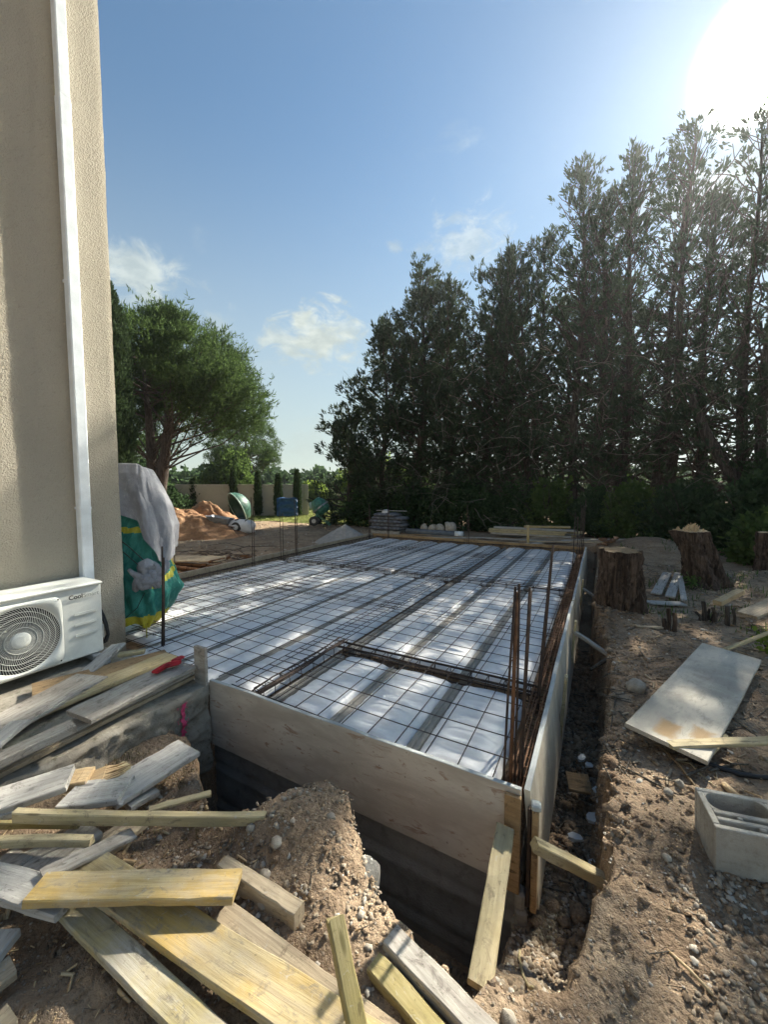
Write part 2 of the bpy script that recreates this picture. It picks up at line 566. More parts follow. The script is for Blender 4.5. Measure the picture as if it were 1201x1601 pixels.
M = {}
M['earth'] = m_ground()
M['stucco'] = m_stucco()
M['pvc'] = plain('white pvc', (0.78, 0.82, 0.85), 0.35, 0.45, var=0.04, bump=0.03)
M['ac'] = plain('painted metal', (0.72, 0.73, 0.685), 0.4, 0.45, var=0.04, bump=0.03)
M['ac_dark'] = plain('black plastic', (0.02, 0.021, 0.022), 0.5, 0.4)
M['ac_grey'] = plain('grey print', (0.12, 0.12, 0.12), 0.5)
M['ac_pale'] = plain('pale print', (0.30, 0.31, 0.30), 0.5)
M['rubber'] = plain('black rubber', (0.022, 0.022, 0.023), 0.55, 0.4)
M['white'] = m_white_plastic()
M['concrete'] = m_concrete('joist concrete', (0.22, 0.21, 0.19), (0.31, 0.295, 0.265), (0.17, 0.15, 0.12), 0.4, 5.0)
M['block'] = m_concrete('block concrete', (0.33, 0.31, 0.27), (0.43, 0.41, 0.37), (0.24, 0.21, 0.16), 0.5, 6.0, 1.0)
M['foundation'] = m_concrete('foundation concrete', (0.24, 0.232, 0.22), (0.34, 0.33, 0.315), (0.15, 0.145, 0.135), 0.5, 2.5, 0.6)
M['footing'] = m_concrete('old footing', (0.26, 0.23, 0.185), (0.42, 0.385, 0.32), (0.10, 0.09, 0.055), 0.7, 3.5, 1.0)
M['formply'] = m_formply('shutter ply', (0.46, 0.395, 0.325), (0.60, 0.54, 0.46), (0.30, 0.165, 0.10), 0.8)
M['formply_pale'] = m_formply('pale shutter ply', (0.46, 0.39, 0.29), (0.58, 0.52, 0.42), (0.4, 0.28, 0.15), 0.3, (1.2, 5.0, 1.2))
M['formedge'] = m_formply('cement film', (0.34, 0.36, 0.35), (0.46, 0.48, 0.47), (0.35, 0.25, 0.15), 0.2, (3, 3, 3))


def m_sheet():
    m, t = new_mat('weathered sheet')
    co = t.coord('Object')
    a = t.noise(co, 2.2, 6, 0.65, 0.5)
    b = t.noise(t.scale(co, (1, 3, 1)), 9.0, 7, 0.7, 0.6)
    s = t.noise(t.scale(co, (1, 16, 1)), 7.0, 4, 0.6)
    c = t.mix(t.ramp(a, 0.38, 0.62), (0.33, 0.305, 0.26, 1), (0.52, 0.48, 0.40, 1))
    c = t.mix(t.ramp(b, 0.52, 0.66, 0.0, 0.5), c, (0.23, 0.205, 0.175, 1))
    c = t.mix(t.ramp(b, 0.40, 0.30, 0.0, 0.5), c, (0.54, 0.51, 0.45, 1))
    c = t.mix(t.ramp(s, 0.62, 0.72, 0.0, 0.45), c, (0.2, 0.18, 0.155, 1))
    sp = t.n('ShaderNodeSeparateXYZ', i0=co)
    wob = t.math('MULTIPLY', t.math('SUBTRACT', b, 0.5), 0.09)
    for (px, py, hx, hy) in ((-.80, -.02, .10, .055), (-.70, .13, .08, .05)):      # rusty marks left by two blocks
        dx = t.math('SUBTRACT', t.math('ABSOLUTE', t.math('ADD', sp.outputs[0], -px)), hx)
        dy = t.math('SUBTRACT', t.math('ABSOLUTE', t.math('ADD', sp.outputs[1], -py)), hy)
        mk = t.ramp(t.math('ADD', t.math('MAXIMUM', dx, dy), wob), 0.02, -0.03, 0.0, 0.8)
        c = t.mix(mk, c, (0.33, 0.20, 0.075, 1))
    return finish(m, t, c, 0.8, t.bump(t.math('ADD', b, s), 0.35, 0.004), 0.2)


M['ply_sheet'] = m_sheet()
M['wood_grey'] = wood('weathered grey wood', (0.41, 0.365, 0.31), (0.50, 0.465, 0.41), (0.22, 0.19, 0.16), 0.5)
M['wood_silver'] = wood('silvered wood', (0.44, 0.42, 0.385), (0.52, 0.50, 0.465), (0.24, 0.22, 0.2), 0.4)
M['wood_yellow'] = wood('yellow treated wood', (0.50, 0.345, 0.115), (0.54, 0.44, 0.26), (0.40, 0.34, 0.25), 0.65, 0.4)
M['wood_straw'] = wood('straw coloured wood', (0.50, 0.405, 0.22), (0.55, 0.46, 0.29), (0.33, 0.27, 0.17), 0.4, 0.35)
M['wood_tan'] = wood('tan wood', (0.45, 0.355, 0.24), (0.53, 0.43, 0.30), (0.3, 0.23, 0.16), 0.45)
M['wood_olive'] = wood('greenish wood', (0.37, 0.30, 0.115), (0.43, 0.36, 0.19), (0.22, 0.17, 0.08), 0.5)
M['wood_mix'] = wood('half washed wood', (0.52, 0.42, 0.20), (0.50, 0.465, 0.40), (0.33, 0.29, 0.23), 0.45)
M['wood_brown'] = wood('brown board', (0.33, 0.21, 0.105), (0.42, 0.29, 0.155), (0.2, 0.13, 0.07), 0.4)
M['wood_fresh'] = wood('fresh split wood', (0.60, 0.42, 0.23), (0.66, 0.50, 0.30), (0.42, 0.28, 0.15), 0.3)
M['rebar'] = m_rust('dark rebar', (0.045, 0.034, 0.03), (0.09, 0.06, 0.045))
M['rust'] = m_rust('rusty rebar', (0.11, 0.055, 0.03), (0.22, 0.115, 0.06))
M['wire'] = m_rust('mesh wire', (0.055, 0.045, 0.042), (0.10, 0.075, 0.06))
M['bark'] = m_bark('cypress bark', (0.045, 0.036, 0.030), (0.11, 0.09, 0.075))
M['stump_bark'] = m_bark('stump bark', (0.035, 0.025, 0.02), (0.135, 0.095, 0.072), 1.3)
M['pine_bark'] = m_bark('pine bark', (0.045, 0.035, 0.03), (0.12, 0.095, 0.08))
M['dead'] = m_bark('dead wood', (0.12, 0.105, 0.085), (0.22, 0.195, 0.16), 2.0)
M['cyp'] = foliage('cypress foliage', (0.026, 0.044, 0.028), (0.062, 0.082, 0.046), 0.18, 1.5)
M['cyp_slim'] = foliage('slim cypress foliage', (0.022, 0.04, 0.018), (0.05, 0.078, 0.032), 0.15, 1.5)
M['pine'] = foliage('pine needles', (0.030, 0.060, 0.020), (0.072, 0.112, 0.034), 0.25, 1.5)
M['leaf'] = foliage('bush leaves', (0.035, 0.065, 0.02), (0.085, 0.13, 0.035), 0.35, 1.8)
M['leaf_dark'] = foliage('dark leaves', (0.02, 0.04, 0.018), (0.05, 0.085, 0.035), 0.25, 1.7)
M['leaf_lime'] = foliage('light leaves', (0.09, 0.14, 0.02), (0.17, 0.23, 0.045), 0.4, 1.6)
M['grass'] = foliage('grass', (0.10, 0.135, 0.03), (0.20, 0.22, 0.075), 0.3, 1.4)
M['drygrass'] = foliage('dry weeds', (0.09, 0.085, 0.035), (0.22, 0.19, 0.09), 0.25, 1.2)
M['green_tarp'] = m_tarp('green tarpaulin', (0.02, 0.17, 0.145), (0.05, 0.30, 0.25), 0.38)
M['yellow_tarp'] = m_tarp('yellow band', (0.48, 0.42, 0.03), (0.62, 0.56, 0.07), 0.45)
M['grey_sheet'] = m_tarp('grey cover cloth', (0.29, 0.29, 0.31), (0.36, 0.36, 0.385), 0.85, 300.0, 0.06)
M['blue_tarp'] = m_tarp('blue tarpaulin', (0.012, 0.055, 0.15), (0.03, 0.10, 0.24), 0.5)
M['white_bag'] = m_tarp('white woven bag', (0.58, 0.60, 0.64), (0.72, 0.74, 0.78), 0.6)
M['bag_grey'] = m_tarp('grey bags', (0.09, 0.09, 0.10), (0.24, 0.24, 0.25), 0.4)
M['sand'] = m_concrete('grey sand', (0.26, 0.25, 0.235), (0.33, 0.315, 0.295), (0.2, 0.19, 0.18), 0.35, 9.0, 0.6)
M['soil'] = m_concrete('ochre soil', (0.23, 0.12, 0.062), (0.35, 0.205, 0.115), (0.13, 0.08, 0.05), 0.8, 2.2, 1.0)
M['wallpaint'] = m_concrete('garden wall render', (0.40, 0.365, 0.305), (0.45, 0.41, 0.35), (0.3, 0.27, 0.22), 0.25, 0.8, 0.2)
M['stone'] = m_concrete('stone', (0.33, 0.285, 0.225), (0.47, 0.425, 0.355), (0.25, 0.2, 0.15), 0.4, 12.0, 0.7)
M['greypipe'] = plain('grey pvc', (0.13, 0.145, 0.16), 0.45)
M['green_paint'] = plain('green paint', (0.06, 0.19, 0.135), 0.45, var=0.2)
M['shell_green'] = plain('outer green plastic', (0.035, 0.115, 0.08), 0.5, var=0.2)
M['green_shell'] = plain('shaded green plastic', (0.012, 0.05, 0.032), 0.35, var=0.1)  # inner side of the shell, the hollow's shade put into the colour
M['pale_rim'] = plain('pale green rim', (0.34, 0.47, 0.41), 0.4)
M['red'] = plain('red fabric', (0.40, 0.022, 0.03), 0.8, var=0.2)
M['pink'] = plain('pink marking paint', (0.75, 0.09, 0.20), 0.8, var=0.15)
M['steel'] = plain('zinc steel', (0.35, 0.36, 0.37), 0.45, 0.5, 0.6)
M['foam'] = plain('white foam', (0.68, 0.70, 0.71), 0.8, var=0.08)
M['blue_clip'] = plain('blue plastic', (0.03, 0.11, 0.42), 0.4)
M['roof'] = plain('roof tile', (0.36, 0.18, 0.11), 0.8)


def pebble_mat():
    m, t = new_mat('pebbles')
    g = t.n('ShaderNodeNewGeometry')
    r = g.outputs['Random Per Island']
    c = t.mix(t.ramp(r, 0.0, 0.7), (0.15, 0.11, 0.075, 1), (0.33, 0.27, 0.20, 1))
    c = t.mix(t.ramp(r, 0.72, 1.0), c, (0.47, 0.43, 0.37, 1))
    n = t.noise(t.coord('Object'), 120.0, 3)
    return finish(m, t, c, 0.9, t.bump(n, 0.5, 0.003), 0.15)


M['pebbles'] = pebble_mat()

# ------------------------------------------------------------------ terrain
RIM_X = np.array([-2.75, -2.45, -2.2, -1.95, -1.75, -1.55, -1.40, -1.27, -1.147, -1.02, -0.92, -0.825, -0.74, -0.668, -0.5, -0.347, -0.188, -0.05])
RIM_Y = np.array([1.62, 1.58, 1.50, 1.33, 1.22, 1.19, 1.27, 1.42, 1.52, 1.49, 1.41, 1.33, 1.26, 1.205, 1.165, 1.13, 1.15, 1.20])
BANK_Y = np.array([0.9, 1.20, 1.30, 1.45, 1.69, 2.0, 2.4, 2.79, 3.34, 4.0, 4.6, 5.2, 6.0, 7.0, 9.0, 11.0])
BANK_X = np.array([-0.22, -0.15, -0.04, 0.03, 0.085, 0.10, 0.09, 0.09, 0.135, 0.17, 0.14, 0.07, 0.02, 0.0, 0.02, 0.02])


def terrain(x, y, detail=True):
    x = np.asarray(x, float); y = np.asarray(y, float)
    n1 = fbm(x * 0.9, y * 0.9, 0, 3, 4)
    n2 = fbm(x * 6.0, y * 6.0, 0, 11, 4) if detail else 0
    n3 = fbm(x * 26.0, y * 26.0, 0, 21, 3) if detail else 0
    near = np.exp(-((x - 0) ** 2 + (y - 2) ** 2) / 30.0)
    h = -0.11 + 0.05 * n1 + 0.022 * n2 + 0.014 * n3 * near
    # left yard lies lower, right of the trench slightly humped
    h = h - 0.07 * sstep(-5.5, -7.0, x) * sstep(0.0, 3.0, y + 5)
    h = h + 0.02 * sstep(0.1, 0.8, x) * sstep(6, 2, y)
    # mound between the pit and the planks
    h = h + 0.125 * np.exp(-(((x + 1.16) / 0.30) ** 4 + ((y - 1.40) / 0.26) ** 4))
    h = h + 0.05 * np.exp(-(((x + 0.85) / 0.3) ** 2 + ((y - 1.1) / 0.25) ** 2))
    h = h - 0.07 * np.exp(-(((x + 1.75) / 0.25) ** 2 + ((y - 1.0) / 0.25) ** 2))
    h = h - 0.10 * sstep(-1.7, -2.4, x) * sstep(0.0, 0.5, y)
    # rim of the right bank
    # earth mounds behind the stumps
    h = h + 0.42 * np.exp(-(((x - 1.1) / .9) ** 2 + ((y - 11.2) / 1.0) ** 2)) + 0.25 * np.exp(-(((x - 3.2) / 1.2) ** 2 + ((y - 8.6) / 0.8) ** 2))
    h = h + 0.10 * np.exp(-(((x - 0.35) / 0.35) ** 2 + ((y - 5.6) / 0.5) ** 2))
    wob = 0.04 * fbm(x * 5.0 + 3, y * 5.0, 0, 31, 3) + 0.028 * fbm(x * 15, y * 15, 0, 35, 3)
    # pit in front of the shuttering
    rim = np.interp(x, RIM_X, RIM_Y) + wob
    inpit = sstep(0.0, 0.10, y - rim) * sstep(1.0, 0.98, np.where(y > 2.6, 2.0, 0)) * sstep(-2.72, -2.66, x)
    inpit = inpit * (y < 2.6)
    floor_pit = -1.18 + 0.05 * n2
    cut = sstep(-0.285, -0.33, x + 0.1 * wob)
    pit = inpit * cut
    # trench along the right-hand shuttering
    bank = np.interp(y, BANK_Y, BANK_X) + wob
    intr = sstep(0.0, 0.06, bank - x) * sstep(1.16, 1.28, y + 0.6 * wob) * (x > -0.9)
    floor_tr = np.interp(y, [1.15, 1.35, 1.6, 1.85, 2.2, 3.0, 6.0, 11.0], [-0.14, -0.30, -0.52, -0.66, -0.75, -0.84, -0.80, -0.70]) + 0.03 * n2 + 0.015 * n3
    intr = intr * (1 - cut) * sstep(11.6, 11.0, y)
    h = h * (1 - intr) + floor_tr * intr
    h = h * (1 - pit) + floor_pit * pit
    # hollow under the slab
    sl = (x > -6.3) & (x < -0.30) & (y > 1.99) & (y < 10.75) & ~((x < -4.2) & (y < 2.25))
    h = np.where(sl, np.minimum(h, -0.62), h)
    # the far ground rises a little
    far = sstep(18, 60, np.hypot(x, y))
    return h + far * 0.35 * fbm(x * 0.05, y * 0.05, 0, 51, 2)


def axis(fine_lo, fine_hi, step, lo, hi, grow=1.12, first=None):
    a = list(np.arange(fine_lo, fine_hi + 1e-6, step))
    s = first or step
    v = a[-1]
    while v < hi:
        s = min(s * grow, 40); v += s; a.append(v)
    s = first or step; v = a[0]; b = []
    while v > lo:
        s = min(s * grow, 40); v -= s; b.append(v)
    return np.array(b[::-1] + a)


gx = axis(-2.9, 1.6, 0.022, -400, 400, 1.05)
gy = axis(0.15, 4.2, 0.022, -60, 420, 1.045)
GX, GY = np.meshgrid(gx, gy, indexing='ij')
GZ = terrain(GX, GY)
near = np.exp(-np.clip(np.hypot(GX + .3, GY - 2) - 2.5, 0, None) / 1.5)
steep = sstep(.25, 1.2, np.hypot(*np.gradient(GZ, gx, gy)))
k = near * (.25 + .75 * steep)
DX = .045 * fbm(GX * 7, GY * 7, GZ * 7, 401, 4) * k
DY = .035 * fbm(GX * 8 + 9, GY * 8, GZ * 8, 405, 4) * k
lump = np.maximum(0, fbm(GX * 19, GY * 19, 0, 409, 3)) * .028 * near * (GZ > -.5)
v, f = grid_mesh(np.stack([GX + DX, GY + DY, GZ + lump], -1))
ground = mesh_from('ground', v, f, M['earth'], None, True)
ground['kind'] = 'structure'


def gz(x, y):
    return float(terrain(np.array([x]), np.array([y]))[0])


# lawn beyond the yard
lx = np.linspace(-24, -8.2, 60); ly = np.linspace(14.0, 30, 40)
LX, LY = np.meshgrid(lx, ly, indexing='ij')
edge = 14.2 + 0.5 * fbm(LX * 0.7, LX * 0.2, 0, 61, 3) + (LX + 16) * 0.06
LYY = np.maximum(LY, edge)
v, f = grid_mesh(np.stack([LX, LYY, terrain(LX, LYY, False) + 0.02], -1))


def m_lawn():
    m, t = new_mat('lawn')
    co = t.coord('Object')
    a = t.noise(co, 0.8, 5); b = t.noise(co, 12, 5)
    c = t.mix(t.ramp(a, 0.35, 0.65), (0.13, 0.15, 0.04, 1), (0.22, 0.22, 0.075, 1))
    c = t.mix(t.ramp(b, 0.5, 0.7, 0, 0.5), c, (0.07, 0.09, 0.025, 1))
    return finish(m, t, c, 0.9, t.bump(b, 0.8, 0.05), 0.1)


lawn = mesh_from('lawn', v, f, m_lawn(), None, True)
lawn['kind'] = 'structure'

# ------------------------------------------------------------------ summer haze
def m_haze():
    m = bpy.data.materials.new('haze'); m.use_nodes = True
    t = NT(m.node_tree)
    v_ = t.n('ShaderNodeVolumePrincipled', Density=HAZE, Anisotropy=0.72)
    t.set(v_.inputs['Color'], (0.93, 0.95, 1.0, 1))
    o_ = t.n('ShaderNodeOutputMaterial')
    t.t.links.new(v_.outputs[0], o_.inputs['Volume'])
    return m


HAZE = 0.0006
hzb = MB().box((0, 180, 7.0), (1000, 700, 20.0)).build('haze', m_haze())
hzb['kind'] = 'stuff'

# ------------------------------------------------------------------ house corner
WX, WY = -4.2, 2.156                # plane of the wall, house corner
house = empty('house', (WX - 3, WY - 4, -0.3), 'beige rendered house corner rising beside the white air conditioner', 'house')
hinv = Vector(house.location)
# main wall with a slightly uneven arris
zz = np.linspace(-0.35, 7.2, 150); yy = np.concatenate([np.linspace(-7.0, 0.0, 12), np.linspace(0.1, WY, 60)])
YY, ZZ = np.meshgrid(yy, zz, indexing='ij')
DX = 0.006 * fbm(YY * 2.0, ZZ * 2.0, 0, 71, 3) + 0.0045 * fbm(YY * 22.0, ZZ * 22.0, 0, 77, 2)
edge_w = sstep(WY - 0.02, WY, YY)
P = np.stack([WX + DX - 0.008 * edge_w, YY + 0.006 * edge_w * fbm(ZZ * 9, ZZ * 2, 0, 73, 3), ZZ], -1)
v1, f1 = grid_mesh(P)
xx = np.linspace(WX, WX - 7.0, 40)
XX, Z2 = np.meshgrid(xx, zz, indexing='ij')
P2 = np.stack([XX, np.full_like(XX, WY) + 0.004 * fbm(XX * 6, Z2 * 6, 0, 75, 2), Z2], -1)
P2[0] = P[-1]
v2, f2 = grid_mesh(P2)
wv = np.concatenate([v1, v2, [[WX - 7, -7, -0.35], [WX - 7, -7, 7.2], [WX - 7, WY, -0.35], [WX - 7, WY, 7.2], [WX, -7, -0.35], [WX, -7, 7.2]]])
nb = len(v1) + len(v2)
o = mesh_from('wall', wv - np.array(hinv), [tuple(q) for q in f1] + [tuple(q + len(v1)) for q in f2] + [(nb, nb + 1, nb + 3, nb + 2), (nb, nb + 4, nb + 5, nb + 1)], M['stucco'], house, True)
b = MB()
b.box((WX - 3.5, WY - 4.58, 7.28), (7.2, 9.3, 0.14))
b.add([(WX + .12, -7.1, 7.37), (WX + .12, WY + .12, 7.37), (WX - 3.5, WY + .12, 8.6), (WX - 3.5, -7.1, 8.6), (WX - 7.1, -7.1, 7.37), (WX - 7.1, WY + .12, 7.37)],
      [(0, 1, 2, 3), (3, 2, 5, 4), (1, 5, 2), (0, 3, 4), (0, 4, 5, 1)])
b.build('roof', M['roof'], house, loc=-hinv)

# downpipe on the wall
dp = empty('downpipe', (WX + 0.05, 1.81, 0.3), 'white square downpipe running up the beige house wall', 'downpipe')
dl = -Vector(dp.location)
MB().box((WX + 0.053, 1.81, 5.99), (0.082, 0.082, 2.34), bev=0.008).build('pipe', M['pvc'], dp, loc=dl)
MB().box((WX + 0.053, 1.81, 2.5), (0.090, 0.090, 4.66), bev=0.009).build('pipe', M['pvc'], dp, loc=dl)
for z in (1.3, 3.3):
    MB().box((WX + 0.045, 1.81, z), (0.092, 0.096, 0.022)).build('bracket', M['pvc'], dp, loc=dl)

# ------------------------------------------------------------------ old footing beside the house
ft = empty('concrete_footing', (-3.4, 0.9, -0.6), 'rough old concrete footing with a pink paint mark beside the house', 'footing')
fl = -Vector(ft.location)
ny, nz = 130, 44
yy = np.linspace(-1.2, 1.915, ny); zz = np.linspace(-0.72, -0.035, nz)
YY, ZZ = np.meshgrid(yy, zz, indexing='ij')
xf = -2.60 - 0.03 * (1.9 - YY)
low = sstep(-0.1, -0.5, ZZ)
XX = xf + 0.035 * fbm(YY * 7, ZZ * 9, 0, 81, 4) + 0.02 * fbm(YY * 26, ZZ * 30, 0, 83, 3) + 0.05 * low * fbm(YY * 3, ZZ * 4, 0, 85, 3)
XX[:, -1] = xf[:, -1] - 0.012 + 0.012 * fbm(yy * 14, yy * 3, 0, 86, 3)
P = np.stack([XX, YY, ZZ + 0.01 * fbm(YY * 9, ZZ * 3, 0, 87, 3)], -1)
v1, f1 = grid_mesh(P)
tx = np.linspace(0, 1, 50)
T, Y2 = np.meshgrid(tx, yy, indexing='ij')
X2 = P[:, -1, 0][None, :] * (1 - T) + (-4.19) * T
Z2 = P[:, -1, 2][None, :] * (1 - T) + (-0.035) * T + 0.008 * fbm(X2 * 9, Y2 * 9, 0, 88, 4) * sstep(0, .05, T)
v2, f2 = grid_mesh(np.stack([X2, Y2, Z2], -1)[:, :, :])
ex = np.linspace(0, 1, 24)
E_, Z3 = np.meshgrid(ex, np.arange(nz), indexing='ij')
X3 = XX[-1][None, :] * (1 - E_) + (-4.19) * E_
Y3 = 1.915 + 0.008 * fbm(X3 * 8, Z3 * 0.4, 0, 89, 3) * sstep(0, 0.1, E_)
v3, f3 = grid_mesh(np.stack([X3, Y3, np.broadcast_to(P[-1, :, 2], X3.shape)], -1))
fv = np.concatenate([v1, v2, v3]); ff = np.concatenate([f1, f2 + len(v1), f3 + len(v1) + len(v2)])
mesh_from('block', fv - np.array(ft.location), ff, M['footing'], ft, True)
# sprayed mark follows the rough face
rows = []
for k in range(26):
    z = -0.07 - 0.0105 * k
    j = int(np.clip((z + 0.72) / 0.685 * (nz - 1), 0, nz - 1))
    row = []
    for q in range(5):
        y = 1.695 + (q - 2) * 0.0065 * (1 + 0.35 * math.sin(k * 1.7 + q)) + 0.004 * math.sin(k * .9)
        i = int(np.clip((y + 1.2) / 3.115 * (ny - 1), 0, ny - 1))
        row.append((XX[i, j] + 0.012, y, z))
    rows.append(row)
v, f = grid_mesh(np.array(rows))
mesh_from('paint_mark', v - np.array(ft.location), f, M['pink'], ft, True)
bm = MB()
for k in range(60):
    y = 1.695 + random.gauss(0, .022); z = -0.07 - random.random() * .27
    i = int(np.clip((y + 1.2) / 3.115 * (ny - 1), 0, ny - 1)); j = int(np.clip((z + 0.72) / 0.685 * (nz - 1), 0, nz - 1))
    s = random.uniform(.002, .005)
    bm.box((XX[i, j] + .01, y, z), (.004, s, s * 1.6))
tag(bm.build('paint_specks', M['pink'], ft, loc=fl), kind='stuff')

# ------------------------------------------------------------------ outdoor unit of the air conditioner
ac = empty('air_conditioner', (-3.965, 1.34, -0.02), 'white outdoor air conditioning unit with round fan grille beside the downpipe', 'air conditioner')
al = -Vector(ac.location)
FX = -3.80                                   # front plane
y0, y1, z0, z1 = 0.915, 1.768, 0.045, 0.655
b = MB()
b.box(((FX - 4.13) / 2 - 0.006, (y0 + y1) / 2, (z0 + z1) / 2), (0.32, y1 - y0, z1 - z0), bev=0.012)
b.build('casing', M['ac'], ac, loc=al)
MB().box(((FX - 4.14) / 2, (y0 + y1) / 2, z1 + 0.006), (0.355, y1 - y0 + 0.012, 0.028), bev=0.010).build('top_cover', M['ac'], ac, loc=al)
for yy_ in (0.97, 1.70):
    MB().box((-3.97, yy_, 0.017), (0.40, 0.07, 0.05), bev=0.006).build('foot', M['steel'], ac, loc=al)
# fan recess: dark disc, curved vanes, rings and hub in a raised square surround
FC, FZ, FR = 1.203, 0.335, 0.252


def yz_disc(r, x, n=64):
    return [(x, FC + r * math.cos(2 * math.pi * k / n), FZ + r * math.sin(2 * math.pi * k / n)) for k in range(n)]


b = MB(); b.add(yz_disc(FR, FX - 0.0095 + 0.006), [tuple(range(64))]); b.build('fan_opening', M['ac_dark'], ac, loc=al)
# surround: rounded square plate with a round hole
n = 96
outer, inner = [], []
for k in range(n):
    th = 2 * math.pi * k / n
    c_, s_ = math.cos(th), math.sin(th)
    p = 0.272 / (abs(c_) ** 9 + abs(s_) ** 9) ** (1 / 9)
    outer.append((FC + p * c_, FZ + 0.002 + p * s_ * 1.03)); inner.append((FC + FR * c_, FZ + FR * s_))
V, F = [], []
for (oy, oz), (iy, iz) in zip(outer, inner):
    oy2, oz2 = FC + (oy - FC) * 0.975, FZ + (oz - FZ) * 0.975
    V += [(FX - 0.004, oy, oz), (FX + 0.006, oy2, oz2), (FX + 0.006, iy, iz), (FX - 0.004, iy, iz)]
for k in range(n):
    k2 = (k + 1) % n
    for q in range(3):
        F.append((k * 4 + q, k2 * 4 + q, k2 * 4 + q + 1, k * 4 + q + 1))
MB().add(V, F).build('fan_surround', M['ac'], ac, True, loc=al)
g = MB()
for k in range(84):
    a0 = 2 * math.pi * k / 84
    pts = []
    for q in range(8):
        r = 0.062 + (FR - 0.062) * q / 7
        th = a0 + 0.55 * (q / 7) ** 1.15
        pts.append((FX + 0.010 - 0.008 * (q / 7) ** 3, FC + r * math.cos(th), FZ + r * math.sin(th)))
    g.tube(pts, 0.0015, 4, False)
grille = g.build('fan_grille', M['ac'], ac, False, loc=al)
for rr in (0.098, 0.138, 0.178, 0.216, 0.250):
    b = MB()
    ring = [(FX + 0.0125 - 0.008 * (rr / .25) ** 3, FC + rr * math.cos(2 * math.pi * k / 64), FZ + rr * math.sin(2 * math.pi * k / 64)) for k in range(65)]
    b.tube(ring, 0.0017, 5, False)
    b.build('grille_ring', M['ac'], grille)
b = MB()
Mx = Matrix(((0, 0, 1), (1, 0, 0), (0, 1, 0)))
b.lathe([(0.001, 0.018), (0.03, 0.0175), (0.055, 0.014), (0.064, 0.008), (0.064, 0.0)], 40, Mx, (FX, FC, FZ))
b.build('fan_hub', M['ac'], grille, True)
for sy, sz in ((1, 1), (1, -1), (-1, 1), (-1, -1)):
    MB().lathe([(0.006, 0), (0.006, 0.004), (0.0, 0.004)], 10, Mx, (FX + .006, FC + sy * .243, FZ + .002 + sz * .252)).build('screw', M['ac_dark'], ac, loc=al)
# three pressed slots
for z in (0.425, 0.335, 0.245):
    b = MB()
    b.box((FX - 0.0035, 1.635, z), (0.006, 0.165, 0.022), Matrix.Identity(3), 0.0028)
    b.build('slot', M['ac'], ac, loc=al)
    MB().box((FX - 0.0035, 1.635, z + 0.0105), (0.0075, 0.158, 0.004)).build('slot_lip', M['ac'], ac, loc=al)


def lettering(text, size, loc, mat, parent, off=0.0):
    cu = bpy.data.curves.new('lettering', 'FONT')
    cu.body = text; cu.size = size; cu.extrude = 0.0004; cu.offset = off
    tmp = bpy.data.objects.new('lettering', cu)
    COL.objects.link(tmp)
    bpy.context.view_layer.update()
    me = bpy.data.meshes.new_from_object(tmp.evaluated_get(bpy.context.evaluated_depsgraph_get()))
    wdt = max(p.co.x for p in me.vertices)
    bpy.data.objects.remove(tmp)
    for p in me.vertices:
        x, y, z = p.co
        p.co = (FX + 0.0032 - 0.004 + z + 0.0, x + loc[0], y + loc[1])
    me.materials.clear(); me.materials.append(mat)
    o = bpy.data.objects.new('lettering', me)
    link(o, parent); o.location = al
    return wdt


wd = lettering('Cool', 0.050, (1.520, 0.562), M['ac_dark'], ac, 0.0014)
lettering('Smart', 0.050, (1.520 + wd + 0.004, 0.562), M['ac_pale'], ac)
MB().box((-3.95, y1 + 0.025, 0.19), (0.10, 0.05, 0.13), bev=0.008).build('valve_cover', M['ac'], ac, loc=al)
b = MB()
b.tube([(-3.87, y1 + .012, .40), (-3.86, y1 + .03, .34), (-3.86, y1 + .05, .26), (-3.86, y1 + .06, .16), (-3.87, y1 + .045, .10), (-3.89, y1 + .01, .09)], 0.014, 8)
b.tube([(-3.86, y1 + .012, .36), (-3.84, y1 + .03, .27), (-3.84, y1 + .045, .17), (-3.87, y1 + .03, .11)], 0.010, 8)
b.build('insulated_pipes', M['rubber'], ac, True, loc=al)

# ------------------------------------------------------------------ foundation and shuttering
FXR, FYN = -0.255, 1.93                      # right-hand and near face of the shuttering
fd = empty('foundation_wall', (-3.2, 6.3, -1.2), 'dark grey concrete foundation wall under the front shuttering board', 'foundation')
fo = -Vector(fd.location)


def rough_wall(p0, p1, zlo, zhi, seed, amp=0.012, n=90, m=30):
    p0, p1 = np.array(p0), np.array(p1)
    t = np.linspace(0, 1, n); z = np.linspace(zlo, zhi, m)
    T, Z = np.meshgrid(t, z, indexing='ij')
    dirv = (p1 - p0) / np.linalg.norm(p1 - p0); nrm = np.array([dirv[1], -dirv[0]])
    L = np.linalg.norm(p1 - p0)
    dd = amp * fbm(T * L * 5, Z * 9, 0, seed, 4) + 0.008 * np.sign(np.sin(Z * 21)) * sstep(0.8, 1, np.abs(np.sin(Z * 10.5)))
    X = p0[0] + dirv[0] * T * L + nrm[0] * dd
    Y = p0[1] + dirv[1] * T * L + nrm[1] * dd
    return grid_mesh(np.stack([X, Y, Z], -1))


v, f = rough_wall((-2.64, 1.985), (-0.30, 1.985), -1.3, -0.47, 91)
mesh_from('wall_face', v - np.array(fd.location), f, M['foundation'], fd, True)
v, f = rough_wall((-0.295, 1.975), (-0.295, 10.7), -1.3, -0.40, 93, n=160)
mesh_from('wall_face', v - np.array(fd.location), f, M['foundation'], fd, True)
